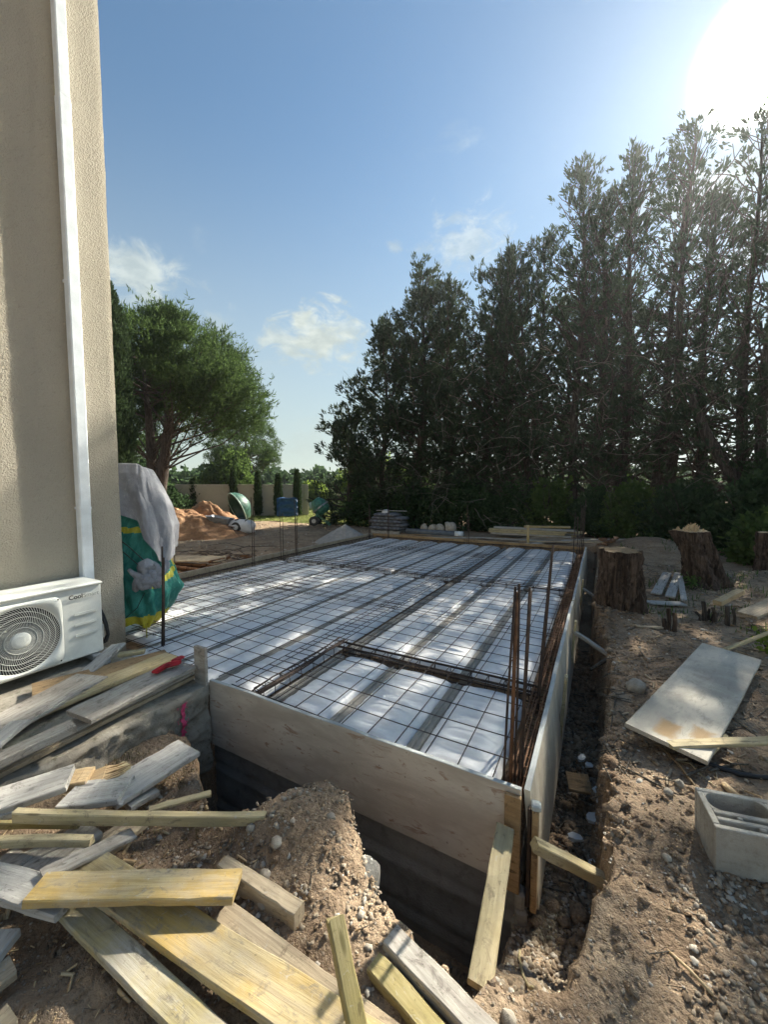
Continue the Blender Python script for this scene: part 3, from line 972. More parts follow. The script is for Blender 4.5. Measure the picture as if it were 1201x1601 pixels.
# added lumps standing in for the sunlit edge of the wall corner
b = MB()
for k in range(7):
    z = -0.56 - 0.085 * k
    b.box((-0.285 + 0.008 * math.sin(k * 2.1), 1.93 + 0.008 * math.cos(k * 1.3), z), (0.05 + .01 * math.sin(k), 0.07, 0.09), rotz(0.2 * math.sin(k)), 0.012)
b.build('lit_corner_edge', M['concrete'], fd, loc=fo)


def board(name, c0, c1, zlo, zhi, th, mat, parent=None, flare=0.0, seed=0, n=40, bow=0.0, edge=None):
    """upright board from c0 to c1 (outer bottom line), thickness to the left of its direction; flare pushes the bottom out"""
    c0, c1 = np.array(c0, float), np.array(c1, float)
    dv = (c1 - c0) / np.linalg.norm(c1 - c0); nr = np.array([-dv[1], dv[0]])
    V, F = [], []
    for i in range(n):
        t = i / (n - 1)
        p = c0 + (c1 - c0) * t + nr * (bow * math.sin(math.pi * t) + 0.004 * float(vnoise(t * 7, seed, 0, 5)))
        zt = zhi + 0.004 * float(vnoise(t * 11, seed + 3, 0, 6))
        e = 0.003
        q0, q1 = p - nr * flare, p
        V += [(*q0, zlo), (*q1, zt - e), (*(q1 + nr * e), zt), (*(q1 + nr * (th - e)), zt), (*(q1 + nr * th), zt - e), (*(q0 + nr * th), zlo)]
    for i in range(n - 1):
        for k in range(6):
            k2 = (k + 1) % 6
            F.append((i * 6 + k, (i + 1) * 6 + k, (i + 1) * 6 + k2, i * 6 + k2))
    F.append((0, 1, 2, 3, 4, 5)); F.append(tuple((n - 1) * 6 + k for k in (5, 4, 3, 2, 1, 0)))
    return mesh_from(name, np.array(V), F, mat, parent)


def form_thing(name, label, c0, c1, zlo, zhi, th, mat, edge_mat=None, group='shuttering boards round the slab', **kw):
    mid = ((c0[0] + c1[0]) / 2, (c0[1] + c1[1]) / 2, zlo)
    e = empty(name, mid, label, 'shuttering board', group)
    o = board('panel', np.array(c0) - mid[:2], np.array(c1) - mid[:2], 0, zhi - zlo, th, mat, e, **kw)
    if edge_mat:
        o.data.materials.append(edge_mat)
        for p in o.data.polygons:
            if p.normal.z > 0.6: p.material_index = 1
    return e


fb = form_thing('shuttering_board', 'wide stained plywood shuttering board facing the viewer above the dark pit', (-2.615, FYN), (-0.292, FYN), -0.515, 0.0, 0.027, M['formply'], M['formedge'], seed=1)
rb = form_thing('shuttering_board', 'long sunlit shuttering board with grey top edge receding along the right trench', (FXR, 1.955), (-0.247, 5.6), -0.60, 0.0, 0.03, M['formply_pale'], M['formedge'], seed=2, flare=0.055)
form_thing('shuttering_board', 'far half of the right shuttering, ending beside the tall rebar cluster', (-0.243, 5.61), (-0.23, 10.72), -0.62, 0.015, 0.03, M['formply_pale'], M['formedge'], seed=3, flare=0.045)
form_thing('shuttering_board', 'low brown board closing the slab at its far end, in front of the lumber', (-0.25, 10.76), (-3.3, 10.78), -0.3, 0.0, 0.03, M['wood_brown'], M['wood_tan'], seed=4)
form_thing('shuttering_board', 'low brown board closing the far end of the slab before the grey bags', (-3.32, 10.77), (-6.35, 10.8), -0.3, -0.005, 0.03, M['wood_brown'], M['wood_tan'], seed=5)
form_thing('shuttering_board', 'pale low board along the left slab edge, beside the grey sand heap', (-6.36, 10.77), (-6.33, 6.35), -0.34, 0.0, 0.03, M['wood_tan'], M['wood_grey'], seed=6)
form_thing('shuttering_board', 'pale low board along the left slab edge, in front of the rusty prop pile', (-6.33, 6.33), (-6.28, 2.2), -0.34, 0.01, 0.03, M['wood_tan'], M['wood_grey'], seed=7)
# upright timbers nailed to the near corner
st = MB().box((-0.325, FYN - 0.016, -0.27), (0.078, 0.026, 0.50), bev=0.003).build('upright', M['wood_brown'])
tag(st, 'short yellow brown upright nailed flat to the right end of the front board', 'timber batten')
e = empty('corner_post', (-0.232, 1.93, -0.58), 'dark brown upright batten at the outer corner of the shuttering', 'post')
MB().box((0.012, 0, 0.26), (0.028, 0.05, 0.52), bev=0.003).build('batten', M['wood_brown'], e)
MB().box((-0.016, 0.004, 0.255), (0.018, 0.03, 0.51), bev=0.003).build('steel_strip', M['rebar'], e)
MB().box((0.012, 0.0, 0.535), (0.045, 0.05, 0.03), rotz(.2), 0.006).build('cement_lump', M['formedge'], e)
for (y, h, lab) in ((3.35, 0.55, 'thin pale stake against the right shuttering, nearest the corner'), (4.72, 0.6, 'pale stake where the grey brace meets the right shuttering'), (6.9, 0.6, 'pale stake behind the first tree stump against the shuttering')):
    o = MB().box((FXR + 0.055, y, -0.30 + 0.02), (0.025, 0.06, h), Matrix.Rotation(0.06, 3, 'Y'), 0.003).build('stake', M['wood_straw'])
    tag(o, lab, 'stake', 'stakes holding the right shuttering')
o = MB().box((-2.675, 1.905, 0.08), (0.125, 0.026, 0.36), rotz(0.05), 0.003).build('stub_board', M['wood_grey'])
tag(o, 'short upright grey board end standing where the footing meets the slab', 'board offcut')

# ------------------------------------------------------------------ floor deck
JX = [-0.98 - 0.6 * k for k in range(9)]
ORD = ['first', 'second', 'third', 'fourth', 'fifth', 'sixth', 'seventh', 'eighth', 'ninth', 'tenth']
for k, x in enumerate(JX):
    ya = 2.0 if x > -2.7 else 2.05
    if x < -4.1: ya = 2.25
    if k == 2: x += 0.03
    b = MB()
    for a0, a1 in ((ya, 3.05), (3.22, 6.3), (6.5, 10.6)):
        if k > 2 and a0 == ya: a1 = 6.3
        if k > 2 and a0 == 3.22: continue
        b.box((x, (a0 + a1) / 2, -0.185), (0.084, a1 - a0, 0.10), bev=0.008)
        b.tube([(x, a0, -0.128), (x, a1, -0.128)], 0.006, 5)
    o = b.build('concrete_joist', M['concrete'])
    tag(o, f'grey concrete joist between the white formers, {ORD[k]} in from the right-hand board', 'floor joist', 'concrete joists of the floor')
o = MB().box((0, 0, 0), (0.05, 0.035, 0.02), rotz(.5), 0.006).build('blue_clip', M['blue_clip'], loc=(JX[0], 2.03, -0.125))
tag(o, 'small bright blue plastic piece at the near end of the first joist', 'plastic clip')


def former(xl, xr, ya, yb, seed, ragged=False):
    nx, ny_ = 20, max(8, int((yb - ya) / 0.0175))
    s = np.linspace(0, 1, nx); yv = np.linspace(ya, yb, ny_)
    S, Y = np.meshgrid(s, yv, indexing='ij')
    a = 1 - np.abs(2 * S - 1)                       # 0 at the edges
    dome = np.clip(a / 0.36, 0, 1)
    dome = np.sqrt(np.clip(1 - (1 - dome) ** 2.1, 0, 1))
    endd = np.clip(np.minimum(Y - ya, yb - Y) / 0.11, 0, 1)
    dome = dome * np.sqrt(np.clip(1 - (1 - endd) ** 2.4, 0, 1))
    ph = (Y - ya) / 0.135
    rib = sstep(0.17, 0.29, np.abs((ph % 1) - 0.5) * 1.0)
    side = sstep(0.75, 0.25, a)
    rib2 = sstep(0.1, 0.3, np.abs(((ph + .5) % 1) - 0.5))
    Z = -0.172 + 0.062 * dome + (0.016 * rib * (1 - side) + 0.005 * rib2 * side) * sstep(0.05, 0.4, dome)
    Z += 0.003 * fbm(S * 3, Y * 3, 0, seed, 3) + 0.004 * fbm(S * 9, Y * 16, 0, seed + 9, 2) * side * dome
    X = xl + (xr - xl) * S
    if ragged:
        X[0] += 0.03 * fbm(yv * 9, yv * 0, 0, seed + 4, 3); Z[0] -= 0.03
    return grid_mesh(np.stack([X, Y, Z], -1))


edges = [-0.42] + JX + [-6.2]
ROW = {0: 'near row', 1: 'middle row', 2: 'far row'}
for k in range(10):
    xr = edges[k] - (0.036 if k else 0.02); xl = edges[k + 1] + 0.036
    if k == 9: xl = edges[k + 1] + 0.08
    if k == 2: xl += 0.07
    if k == 3: xr -= 0.05
    rows = [(2.0, 3.07, 0), (3.24, 6.31, 1), (6.5, 10.58, 2)]
    if k >= 3:
        rows = [(2.02 if k < 6 else 2.3, 6.31, 1), (6.5, 10.58, 2)]
    for ya, yb, r in rows:
        v, f = former(xl, xr, ya, yb, 100 + k * 7 + r, k == 3 and r == 1)
        o = mesh_from('floor_former', v, f, M['white'], None, True)
        where = ROW[r] if k < 3 or r == 2 else 'near row'
        tag(o, f'white ribbed plastic floor former, {ORD[k]} bay in from the right-hand board, {where}', 'floor former', 'white plastic formers of the floor')


def cage(name, label, p0, p1, w_, h_, mat, step=0.15, bars=4, wig=0.006, seed=0, ext=0.0):
    p0, p1 = Vector(p0), Vector(p1)
    L = (p1 - p0).length; u = (p1 - p0).normalized(); s = Vector((-u.y, u.x, 0))
    e = empty(name, p0, label, 'reinforcement cage', 'rusty beam cages in the floor')
    rr = random.Random(seed)
    offs = [(-w_ / 2, 0), (w_ / 2, 0), (-w_ / 2, h_), (w_ / 2, h_)] + [(rr.uniform(-w_ / 2, w_ / 2), h_ + rr.uniform(-0.01, .012)) for _ in range(bars - 4)]
    for a, z in offs:
        b = MB(); n = max(4, int(L / 0.4))
        b.tube([u * (L * i / n - rr.uniform(-.01, .01)) + s * (a + rr.uniform(-wig, wig)) + Vector((0, 0, z + rr.uniform(-wig, wig))) for i in range(n + 1)], 0.0065, 5)
        b.build('bar', mat, e, True)
    b = MB(); n = int(L / step)
    for i in range(n):
        t = (i + 0.5) * L / n + rr.uniform(-.02, .02)
        tilt = rr.uniform(-.02, .02)
        q = [u * t + s * (-w_ / 2 - .008) + Vector((0, 0, -.008)), u * t + s * (w_ / 2 + .008) + Vector((0, 0, -.008)),
             u * (t + tilt) + s * (w_ / 2 + .008) + Vector((0, 0, h_ + .008)), u * (t + tilt) + s * (-w_ / 2 - .008) + Vector((0, 0, h_ + .008))]
        b.tube(q + [q[0]], 0.004, 4, False)
        if i % 2 == 0:      # bent hook ends
            b.tube([q[2], q[2] + s * -.035 + Vector((0, 0, -.04))], 0.004, 4)
    tag(b.build('stirrups', mat, e, True), kind='stuff')
    return e


cage('beam_cage', 'rust brown reinforcement cage lying along the inside of the right-hand board', (-0.35, 2.0, -0.19), (-0.34, 10.65, -0.17), 0.085, 0.11, M['rust'], 0.09, 7, 0.008, 1)
cage('beam_cage', 'dark reinforcement cage crossing the floor between near and middle formers', (-2.25, 3.15, -0.17), (-0.36, 3.145, -0.16), 0.09, 0.085, M['rebar'], 0.15, 6, 0.006, 2)
cage('beam_cage', 'dark reinforcement cage in the open slot running in from the front board', (-2.265, 2.0, -0.17), (-2.265, 3.25, -0.16), 0.09, 0.085, M['rebar'], 0.15, 8, 0.012, 3)
cage('beam_cage', 'dark reinforcement cage crossing the whole floor at mid length', (-6.2, 6.4, -0.18), (-0.36, 6.4, -0.16), 0.09, 0.095, M['rebar'], 0.2, 5, 0.006, 4)
cage('beam_cage', 'dark reinforcement cage along the left slab edge by the pale boards', (-6.2, 2.35, -0.19), (-6.26, 10.65, -0.17), 0.08, 0.10, M['rebar'], 0.2, 4, 0.006, 5)
cage('beam_cage', 'dark reinforcement cage along the far slab edge by the brown boards', (-6.2, 10.68, -0.19), (-0.36, 10.66, -0.17), 0.08, 0.10, M['rebar'], 0.2, 4, 0.006, 6)


def mesh_sheet(cx, cy, wx, wy, z, rot, seed, label):
    rr = random.Random(seed)
    e = empty('wire_mesh', (cx, cy, z), label, 'wire mesh', 'steel mesh sheets over the floor', rot)
    b = MB(); r = 0.0036
    nx, ny_ = int(round(wx / 0.2)), int(round(wy / 0.2))
    def sag(x, y): return 0.010 * float(vnoise(cx + x * 0.9, cy + y * 0.9, 0, 7))
    for i in range(nx + 1):
        x = -wx / 2 + 0.2 * i
        b.tube([(x + rr.uniform(-.002, .002), -wy / 2 - .06 + (wy + .12) * q / 8, sag(x, -wy / 2 + wy * q / 8)) for q in range(9)], r, 4)
    tag(b.build('long_wires', M['wire'], e, True), kind='stuff')
    b = MB()
    for j in range(ny_ + 1):
        y = -wy / 2 + 0.2 * j
        b.tube([(-wx / 2 - .06 + (wx + .12) * q / 6, y + rr.uniform(-.002, .002), sag(-wx / 2 + wx * q / 6, y) + 0.006) for q in range(7)], r, 4)
    tag(b.build('cross_wires', M['wire'], e, True), kind='stuff')


sheets = [(-1.45, 3.25, 2.0, 2.4, 'nearest the front board and the rebar corner'), (-3.3, 3.35, 2.0, 2.4, 'between the green tarp and the open slot'),
          (-1.43, 5.55, 2.0, 2.4, 'right side, just before the mid cage'), (-3.28, 5.62, 2.0, 2.4, 'centre, just before the mid cage'),
          (-5.1, 5.6, 2.0, 2.4, 'left side, just before the mid cage'), (-5.05, 3.6, 2.0, 2.4, 'left side, beside the green tarp'),
          (-1.42, 7.75, 2.0, 2.4, 'right side, just past the mid cage'), (-3.25, 7.8, 2.0, 2.4, 'centre, just past the mid cage'), (-5.06, 7.76, 2.0, 2.4, 'left side, just past the mid cage'),
          (-1.4, 9.55, 2.0, 2.0, 'far right corner of the floor'), (-3.22, 9.6, 2.0, 2.0, 'far end of the floor in the centre'), (-5.05, 9.55, 2.0, 2.0, 'far left corner of the floor')]
for i, (x, y, a, b_, lab) in enumerate(sheets):
    mesh_sheet(x, y, a, b_, -0.078 + 0.012 * (i % 2) + 0.004 * (i % 3), R(random.uniform(-.5, .5)), i, 'dark steel mesh sheet, ' + lab)


def starters(label, bars, mat='rebar', r=0.007):
    """a tied group of upright bars: list of (x, y, z0, x_top, y_top, z_top)"""
    e = empty('starter_bars', (bars[0][0], bars[0][1], bars[0][2]), label, 'rebar', 'upright starter bars round the slab')
    o = Vector(bars[0][:3])
    for i, q in enumerate(bars):
        a, c = Vector(q[:3]), Vector(q[3:6])
        m = (a + c) / 2 + Vector((random.uniform(-.006, .006), random.uniform(-.006, .006), 0))
        MB().tube([a - o, m - o, c - o], r * (q[6] if len(q) > 6 else 1), 6).build('bar', M[mat] if not (len(q) > 7) else M[q[7]], e, True)


starters('tall rusty bars rising at the near right corner of the slab', [(-0.405, 2.06, -.2, -.362, 2.06, .985, 1.0), (-0.372, 2.08, -.2, -.358, 2.07, .955, 1.6, 'rust'), (-0.352, 2.10, -.2, -.345, 2.07, 1.0, 1.0), (-.335, 2.1, -.2, -.292, 2.06, .99, 1.0), (-.318, 2.12, -.2, -.288, 2.07, .97, 1.0), (-.38, 2.13, -.2, -.368, 2.1, .7, 1.0)])
starters('two leaning bars behind the corner cluster beside the right board', [(-.345, 2.95, -.2, -.278, 3.02, 1.08, 1.1), (-.36, 3.0, -.2, -.285, 3.03, 1.02, 1.1)])
starters('dense group of upright bars at the far right corner before the stump', [(-.42, 8.6, -.2, -.40, 8.6, .98, 1.4), (-.36, 8.9, -.2, -.37, 8.9, .88, 1.3), (-.30, 9.3, -.2, -.28, 9.3, 1.1, 1.3), (-.36, 10.0, -.2, -.34, 10.0, 1.0, 1.3), (-.30, 10.4, -.2, -.27, 10.4, 1.2, 1.3)])
starters('two long bars standing in front of the green tarp', [(-3.80, 2.28, -.12, -3.735, 2.28, .91, 1.2), (-3.78, 2.29, -.12, -3.73, 2.29, .80, 1.0), (-3.765, 2.27, -.12, -3.725, 2.27, .62, 1.0)])
starters('thin bars close behind the tarp, before the rusty prop pile', [(-6.02, 3.75, -.2, -6.05, 3.75, .75), (-6.06, 3.8, -.2, -6.06, 3.82, .72), (-6.0, 3.85, -.2, -6.02, 3.87, .7)])
starters('bar group by the left board in front of the white bag', [(-6.02, 5.5, -.2, -6.03, 5.5, 1.28), (-5.99, 5.52, -.2, -6.0, 5.53, 1.1)])
starters('bar group by the left board with the short middle bar', [(-6.12, 6.4, -.2, -6.14, 6.4, .95), (-6.08, 6.44, -.2, -6.10, 6.45, .9)])
starters('bar group by the left board in front of the blue tarpaulin', [(-6.14, 6.9, -.2, -6.15, 6.9, 1.2), (-6.1, 6.92, -.2, -6.11, 6.93, 1.0), (-6.08, 6.86, -.2, -6.09, 6.86, .8)])
starters('upright bar at the far left corner beside the grey bags', [(-6.25, 10.4, -.2, -6.25, 10.4, .95, 1.4), (-6.23, 10.43, -.2, -6.23, 10.43, .8, 1.3)])
starters('second upright bar at the far left corner, in front of the bags', [(-5.65, 10.5, -.2, -5.64, 10.5, 1.0, 1.4), (-5.62, 10.52, -.2, -5.62, 10.52, .8, 1.3)])
starters('single bar pair at the middle of the far board', [(-3.15, 10.5, -.2, -3.16, 10.5, 1.0, 1.4), (-3.11, 10.52, -.2, -3.12, 10.52, .7, 1.3)])

# ------------------------------------------------------------------ loose boards
def plank(name, A, L, W, T, mat, label, cat='plank', group=None, bend=0.004, jag=0.0, seed=0, cuts=14, taper=None, skew=0.0):
    """board with top corner A, length vector L, width vector W (top face), thickness T downwards"""
    A, L, W = Vector(A), Vector(L), Vector(W)
    l, wd = L.length, W.length
    u = L.normalized(); wv = (W - u * W.dot(u)).normalized(); n = u.cross(wv)
    if n.z < 0: n = -n
    rr = random.Random(seed + 17)
    c = A + L / 2 + W / 2 - n * T
    V, F = [], []
    e = min(0.004, T * .2)
    sec = [(-wd / 2 + e, 0), (wd / 2 - e, 0), (wd / 2, e), (wd / 2, T - e), (wd / 2 - e, T), (-wd / 2 + e, T), (-wd / 2, T - e), (-wd / 2, e)]
    b1, b2 = rr.uniform(-1, 1) * bend, rr.uniform(-1, 1) * bend
    for i in range(cuts + 1):
        t = i / cuts
        x = -l / 2 + l * t
        bz = b1 * (4 * t * (1 - t)) ; by = b2 * math.sin(math.pi * t)
        k = 1.0
        if taper: k = taper[0] + (taper[1] - taper[0]) * t
        for j, (y, z) in enumerate(sec):
            dx = 0.0
            if i in (0, cuts):
                dx = jag * rr.uniform(-1, 1) + skew * (y / wd) * (1 if i == 0 else 1)
            wob = 0.0022 * float(vnoise(t * 9 + seed, y * 30, z * 30, 5))
            V.append((x + dx, y * k + by + wob, z + bz + wob))
    for i in range(cuts):
        for j in range(8):
            j2 = (j + 1) % 8
            F.append((i * 8 + j, i * 8 + j2, (i + 1) * 8 + j2, (i + 1) * 8 + j))
    F.append(tuple(range(7, -1, -1))); F.append(tuple(cuts * 8 + j for j in range(8)))
    if u.cross(wv).dot(n) < 0:
        F = [tuple(reversed(q)) for q in F]
    o = mesh_from(name, np.array(V), F, mat)
    Mx = Matrix((u, wv, n)).transposed().to_4x4(); Mx.translation = c
    o.matrix_world = Mx
    return tag(o, label, cat, group)


PILE = 'loose boards piled beside the footing'
plank('plank', (-3.232, 1.514, 0.060), (0.386, -1.031, 0.000), (-0.254, -0.095, 0.000), 0.027, M['wood_grey'], 'wide grey board slipped under the air conditioner, widest on the footing', 'plank', PILE, jag=0.0015, seed=0)
plank('plank', (-3.086, 1.955, 0.030), (-0.279, -0.845, 0.000), (-0.311, 0.103, 0.000), 0.020, M['wood_brown'], 'brown board on edge of the heap just behind the red glove', 'plank', PILE, jag=0.0015, seed=1)
plank('plank', (-3.107, 1.993, 0.055), (-0.007, -1.030, -0.021), (-0.172, 0.001, -0.000), 0.030, M['wood_straw'], 'pale yellow board under the red glove', 'plank', PILE, jag=0.0015, seed=2)
plank('plank', (-2.696, 1.882, 0.110), (0.067, -0.750, -0.010), (-0.253, -0.023, 0.001), 0.030, M['wood_grey'], 'grey plank on top of the footing stack beside the stub board', 'plank', PILE, jag=0.0015, seed=3)
plank('plank', (-2.745, 1.937, 0.050), (0.021, -1.523, -0.030), (-0.132, -0.002, -0.000), 0.025, M['wood_grey'], 'thin board directly below the top grey plank on the footing', 'plank', PILE, jag=0.0015, seed=4)
plank('plank', (-2.749, 1.968, 0.015), (0.067, -1.620, -0.022), (-0.128, -0.005, -0.000), 0.027, M['wood_tan'], 'lowest thin board along the footing edge above the pink mark', 'plank', PILE, jag=0.0015, seed=5)
plank('plank', (-2.594, 1.039, 0.130), (-0.111, -0.805, -0.077), (-0.102, 0.015, -0.004), 0.045, M['wood_grey'], 'thick grey plank with brown side cantilevered at the left edge', 'plank', PILE, jag=0.0015, seed=6)
plank('plank', (-2.862, 0.925, 0.150), (0.309, -0.496, -0.063), (-0.091, -0.055, -0.011), 0.030, M['wood_silver'], 'pale grey board end at the left edge above the thick plank', 'plank', PILE, jag=0.0015, seed=7)
plank('plank', (-2.170, 0.814, 0.080), (-0.294, -0.439, -0.046), (-0.148, 0.099, 0.003), 0.030, M['wood_silver'], 'wide pale board with square end beside the small square block', 'plank', PILE, jag=0.004, seed=8)
plank('wood_block', (-2.175, 0.896, 0.050), (-0.069, -0.066, 0.000), (-0.079, 0.083, 0.000), 0.045, M['wood_fresh'], 'short square wood block between the pale board and the splinters', 'wood block', PILE, jag=0.0015, seed=9)
plank('plank', (-2.140, 1.092, 0.020), (0.008, -0.260, -0.000), (-0.073, -0.002, -0.000), 0.030, M['wood_straw'], 'short yellowish offcut behind the notched grey board', 'plank', PILE, jag=0.0015, seed=11)
plank('plank', (-1.939, 1.356, 0.000), (-0.013, -0.430, 0.000), (-0.210, 0.006, 0.000), 0.029, M['wood_silver'], 'long silver grey plank overhanging the dark pit', 'plank', PILE, jag=0.0015, seed=12)
plank('plank', (-1.939, 0.927, 0.030), (-0.180, -0.162, 0.010), (-0.113, 0.125, -0.005), 0.030, M['wood_silver'], 'grey board with a notched end against the long silver plank', 'plank', PILE, jag=0.02, seed=13)
plank('beam', (-1.278, 1.206, 0.010), (-0.904, -0.581, 0.080), (-0.019, 0.030, -0.000), 0.050, M['wood_straw'], 'long straw yellow square beam lying across the heap to the mound', 'beam', PILE, jag=0.0015, seed=14)
plank('stick', (-1.957, 0.769, 0.030), (-0.562, -0.302, 0.000), (-0.011, 0.020, 0.000), 0.030, M['wood_olive'], 'thin greenish stick just under the left end of the square beam', 'stick', PILE, jag=0.0015, seed=15)
plank('stick', (-1.792, 0.741, 0.050), (-0.570, -0.326, 0.000), (-0.018, 0.031, 0.000), 0.035, M['wood_straw'], 'pale rounded stick ending left of the tilted grey plank', 'stick', PILE, jag=0.006, seed=16)
plank('plank', (-1.709, 0.882, -0.010), (-0.042, -0.299, 0.060), (-0.068, 0.010, 0.002), 0.020, M['wood_grey'], 'narrow grey plank tilted up towards the square beam', 'plank', PILE, jag=0.008, seed=17)
plank('plank', (-1.589, 0.545, 0.030), (-0.521, -0.149, 0.000), (-0.031, 0.107, 0.000), 0.030, M['wood_silver'], 'silver grey wide board at the left edge under the big yellow plank', 'plank', PILE, jag=0.0015, seed=18)
plank('plank', (-1.081, 0.863, 0.060), (-0.607, -0.368, 0.020), (-0.058, 0.095, -0.001), 0.029, M['wood_yellow'], 'wide straw yellow plank with knots lying on top of the crossing boards', 'plank', PILE, jag=0.0015, seed=19)
plank('plank', (-1.661, 0.578, -0.030), (1.129, 0.028, -0.000), (-0.002, 0.084, 0.000), 0.029, M['wood_mix'], 'long grey and yellow washed plank at the bottom edge', 'plank', PILE, jag=0.0015, seed=20)
plank('plank', (-1.756, 0.640, 0.000), (1.455, 0.117, 0.000), (-0.011, 0.135, -0.000), 0.030, M['wood_yellow'], 'bright yellow plank running diagonally under the wide one', 'plank', PILE, jag=0.0015, seed=21)
plank('plank', (-1.154, 0.833, -0.035), (1.011, 0.008, 0.000), (-0.001, 0.082, 0.000), 0.030, M['wood_tan'], 'tan plank carrying the shadow of the raised stick', 'plank', PILE, jag=0.0015, seed=22)
plank('timber_offcut', (-0.892, 0.964, 0.000), (-0.399, -0.005, -0.010), (-0.001, 0.057, -0.000), 0.070, M['wood_tan'], 'thick square tan offcut resting on the mound', 'timber', PILE, jag=0.0015, seed=23)
plank('stick', (-0.669, 0.873, 0.200), (0.311, -0.196, -0.346), (0.025, 0.043, -0.002), 0.035, M['wood_olive'], 'short olive yellow stick raised at an angle at the bottom', 'stick', PILE, jag=0.01, seed=24)
plank('plank', (-0.597, 1.078, -0.050), (0.687, -0.155, 0.000), (0.017, 0.076, -0.000), 0.040, M['wood_grey'], 'grey plank along the lip of the pit at the bottom', 'plank', PILE, jag=0.0015, seed=25)
plank('plank', (-0.611, 0.996, -0.060), (0.577, -0.137, -0.000), (0.015, 0.065, -0.000), 0.030, M['wood_olive'], 'olive plank beside the grey plank at the bottom edge', 'plank', PILE, jag=0.0015, seed=26)
plank('plank', (-1.712, 0.494, -0.030), (0.198, -0.318, 0.000), (-0.080, -0.050, 0.000), 0.030, M['wood_silver'], 'pale board corner at the lower left edge', 'plank', PILE, jag=0.0015, seed=27)
plank('plank', (-1.441, 0.398, -0.060), (-0.001, -0.266, -0.000), (-0.084, 0.000, -0.000), 0.030, M['wood_tan'], 'tan board corner in the bottom left corner', 'plank', PILE, jag=0.0015, seed=28)
plank('plank', (-1.989, 0.624, -0.010), (0.058, -0.399, 0.000), (-0.118, -0.017, 0.000), 0.035, M['wood_grey'], 'grey board under the pale rounded stick at the left edge', 'plank', PILE, jag=0.0015, seed=29)
plank('plank', (-1.924, 0.754, -0.010), (-0.116, -0.343, -0.022), (-0.068, 0.022, 0.007), 0.035, M['wood_grey'], 'short grey board deep in the heap below the square beam', 'plank', PILE, jag=0.0015, seed=30)
plank('plank', (-3.693, 1.887, 0.100), (0.215, -0.356, -0.070), (-0.116, -0.066, -0.020), 0.022, M['wood_silver'], 'narrow grey board slanting up to the house corner behind the air conditioner', 'plank', PILE, jag=0.0015, seed=31)
plank('plank', (-1.849, 0.599, -0.020), (-0.013, 0.224, 0.010), (-0.159, -0.009, 0.000), 0.029, M['wood_grey'], 'grey plank running down from the square beam to the silver wide board', 'plank', PILE, jag=0.0015, seed=32)
plank('plank', (-2.268, 0.665, 0.035), (-0.166, -0.309, 0.000), (-0.069, 0.037, 0.000), 0.030, M['wood_silver'], 'pale board end poking out beside the left tip of the square beam', 'plank', PILE, jag=0.0015, seed=33)
plank('plank', (-1.765, 0.756, -0.040), (-0.007, 0.211, 0.000), (-0.124, -0.004, 0.000), 0.030, M['wood_tan'], 'tan piece lying under the narrow tilted grey plank', 'plank', PILE, jag=0.0015, seed=34)
plank('plank', (-1.594, 0.445, -0.060), (-0.031, -0.338, 0.000), (-0.086, 0.008, 0.000), 0.030, M['wood_tan'], 'low tan board at the left edge above the bottom corner', 'plank', PILE, jag=0.0015, seed=35)
plank('plank', (-1.918, 1.112, -0.050), (-0.008, -0.136, 0.010), (-0.113, 0.006, -0.002), 0.030, M['wood_grey'], 'short grey offcut below the long silver plank', 'plank', PILE, jag=0.0015, seed=36)
plank('plank', (-1.678, 1.230, -0.060), (-0.152, -0.226, 0.020), (-0.033, 0.022, -0.002), 0.015, M['wood_straw'], 'thin lath on the earth just above the square beam', 'plank', PILE, jag=0.0015, seed=37)

# torn ends and small offcuts among the boards
b = MB(); rr = random.Random(5)
for k in range(9):
    y = -0.05 + k * 0.012
    b.add([(0, y, 0), (0, y + .011, 0), (rr.uniform(.06, .13), y + .006, rr.uniform(-.01, .02)), (0, y, .02), (0, y + .011, .02), ], [(0, 1, 2), (3, 2, 4), (0, 2, 3), (1, 4, 2)])
b.box((-0.07, 0, .011), (.14, .11, .022))
o = b.build('splintered_offcut', M['wood_fresh'], loc=(-2.17, 0.985, 0.015)); o.rotation_euler = (0.12, -0.2, R(52))
tag(o, 'splintered pale board end with torn fibres beside the short square block', 'board offcut')
b = MB()
b.box((0, 0, 0), (0.06, 0.13, 0.02), rotz(.3), .006); b.box((0.03, .07, .014), (.07, .11, .022), rotz(-.4), .009); b.box((-.02, .15, 0.012), (.05, .1, .018), rotz(.1), .008)
b.tube([(0.02, -.06, .01), (.05, -.02, .03), (.03, .04, .03), (.06, .12, .02)], .012, 6)
o = b.build('red_strap', M['red'], loc=(-2.84, 1.69, 0.135)); o.rotation_euler = (0, 0, 0)
tag(o, 'crumpled red work glove lying on the pale board behind the top grey plank', 'glove')
b = MB()
b.box((0, 0, 0.03), (.05, .07, .05), rotz(.3), .006); b.box((.01, .05, .03), (.04, .03, .07), rotz(.5), .005); b.tube([(0, -.05, .02), (.0, .1, .045)], .012, 6)
o = b.build('metal_clamp', M['steel'], loc=(-3.62, 1.62, -0.035))
tag(o, 'small grey metal clamp on the footing under the air conditioner', 'clamp')
b = MB().box((0, 0, 0), (0.085, 0.085, .05), rotz(.4), .006)
o = b.build('wood_block', M['wood_straw'], loc=(-3.37, 2.0, -0.005)); tag(o, 'small straw coloured wood block by the house corner', 'board offcut')
b = MB().box((0, 0, 0), (0.20, 0.07, .03), rotz(.9), .006)
o = b.build('wood_offcut', M['wood_pale' if 'wood_pale' in M else 'wood_straw'], loc=(-3.55, 1.86, 0.04)); tag(o, 'short pale offcut leaning below the house corner', 'board offcut')

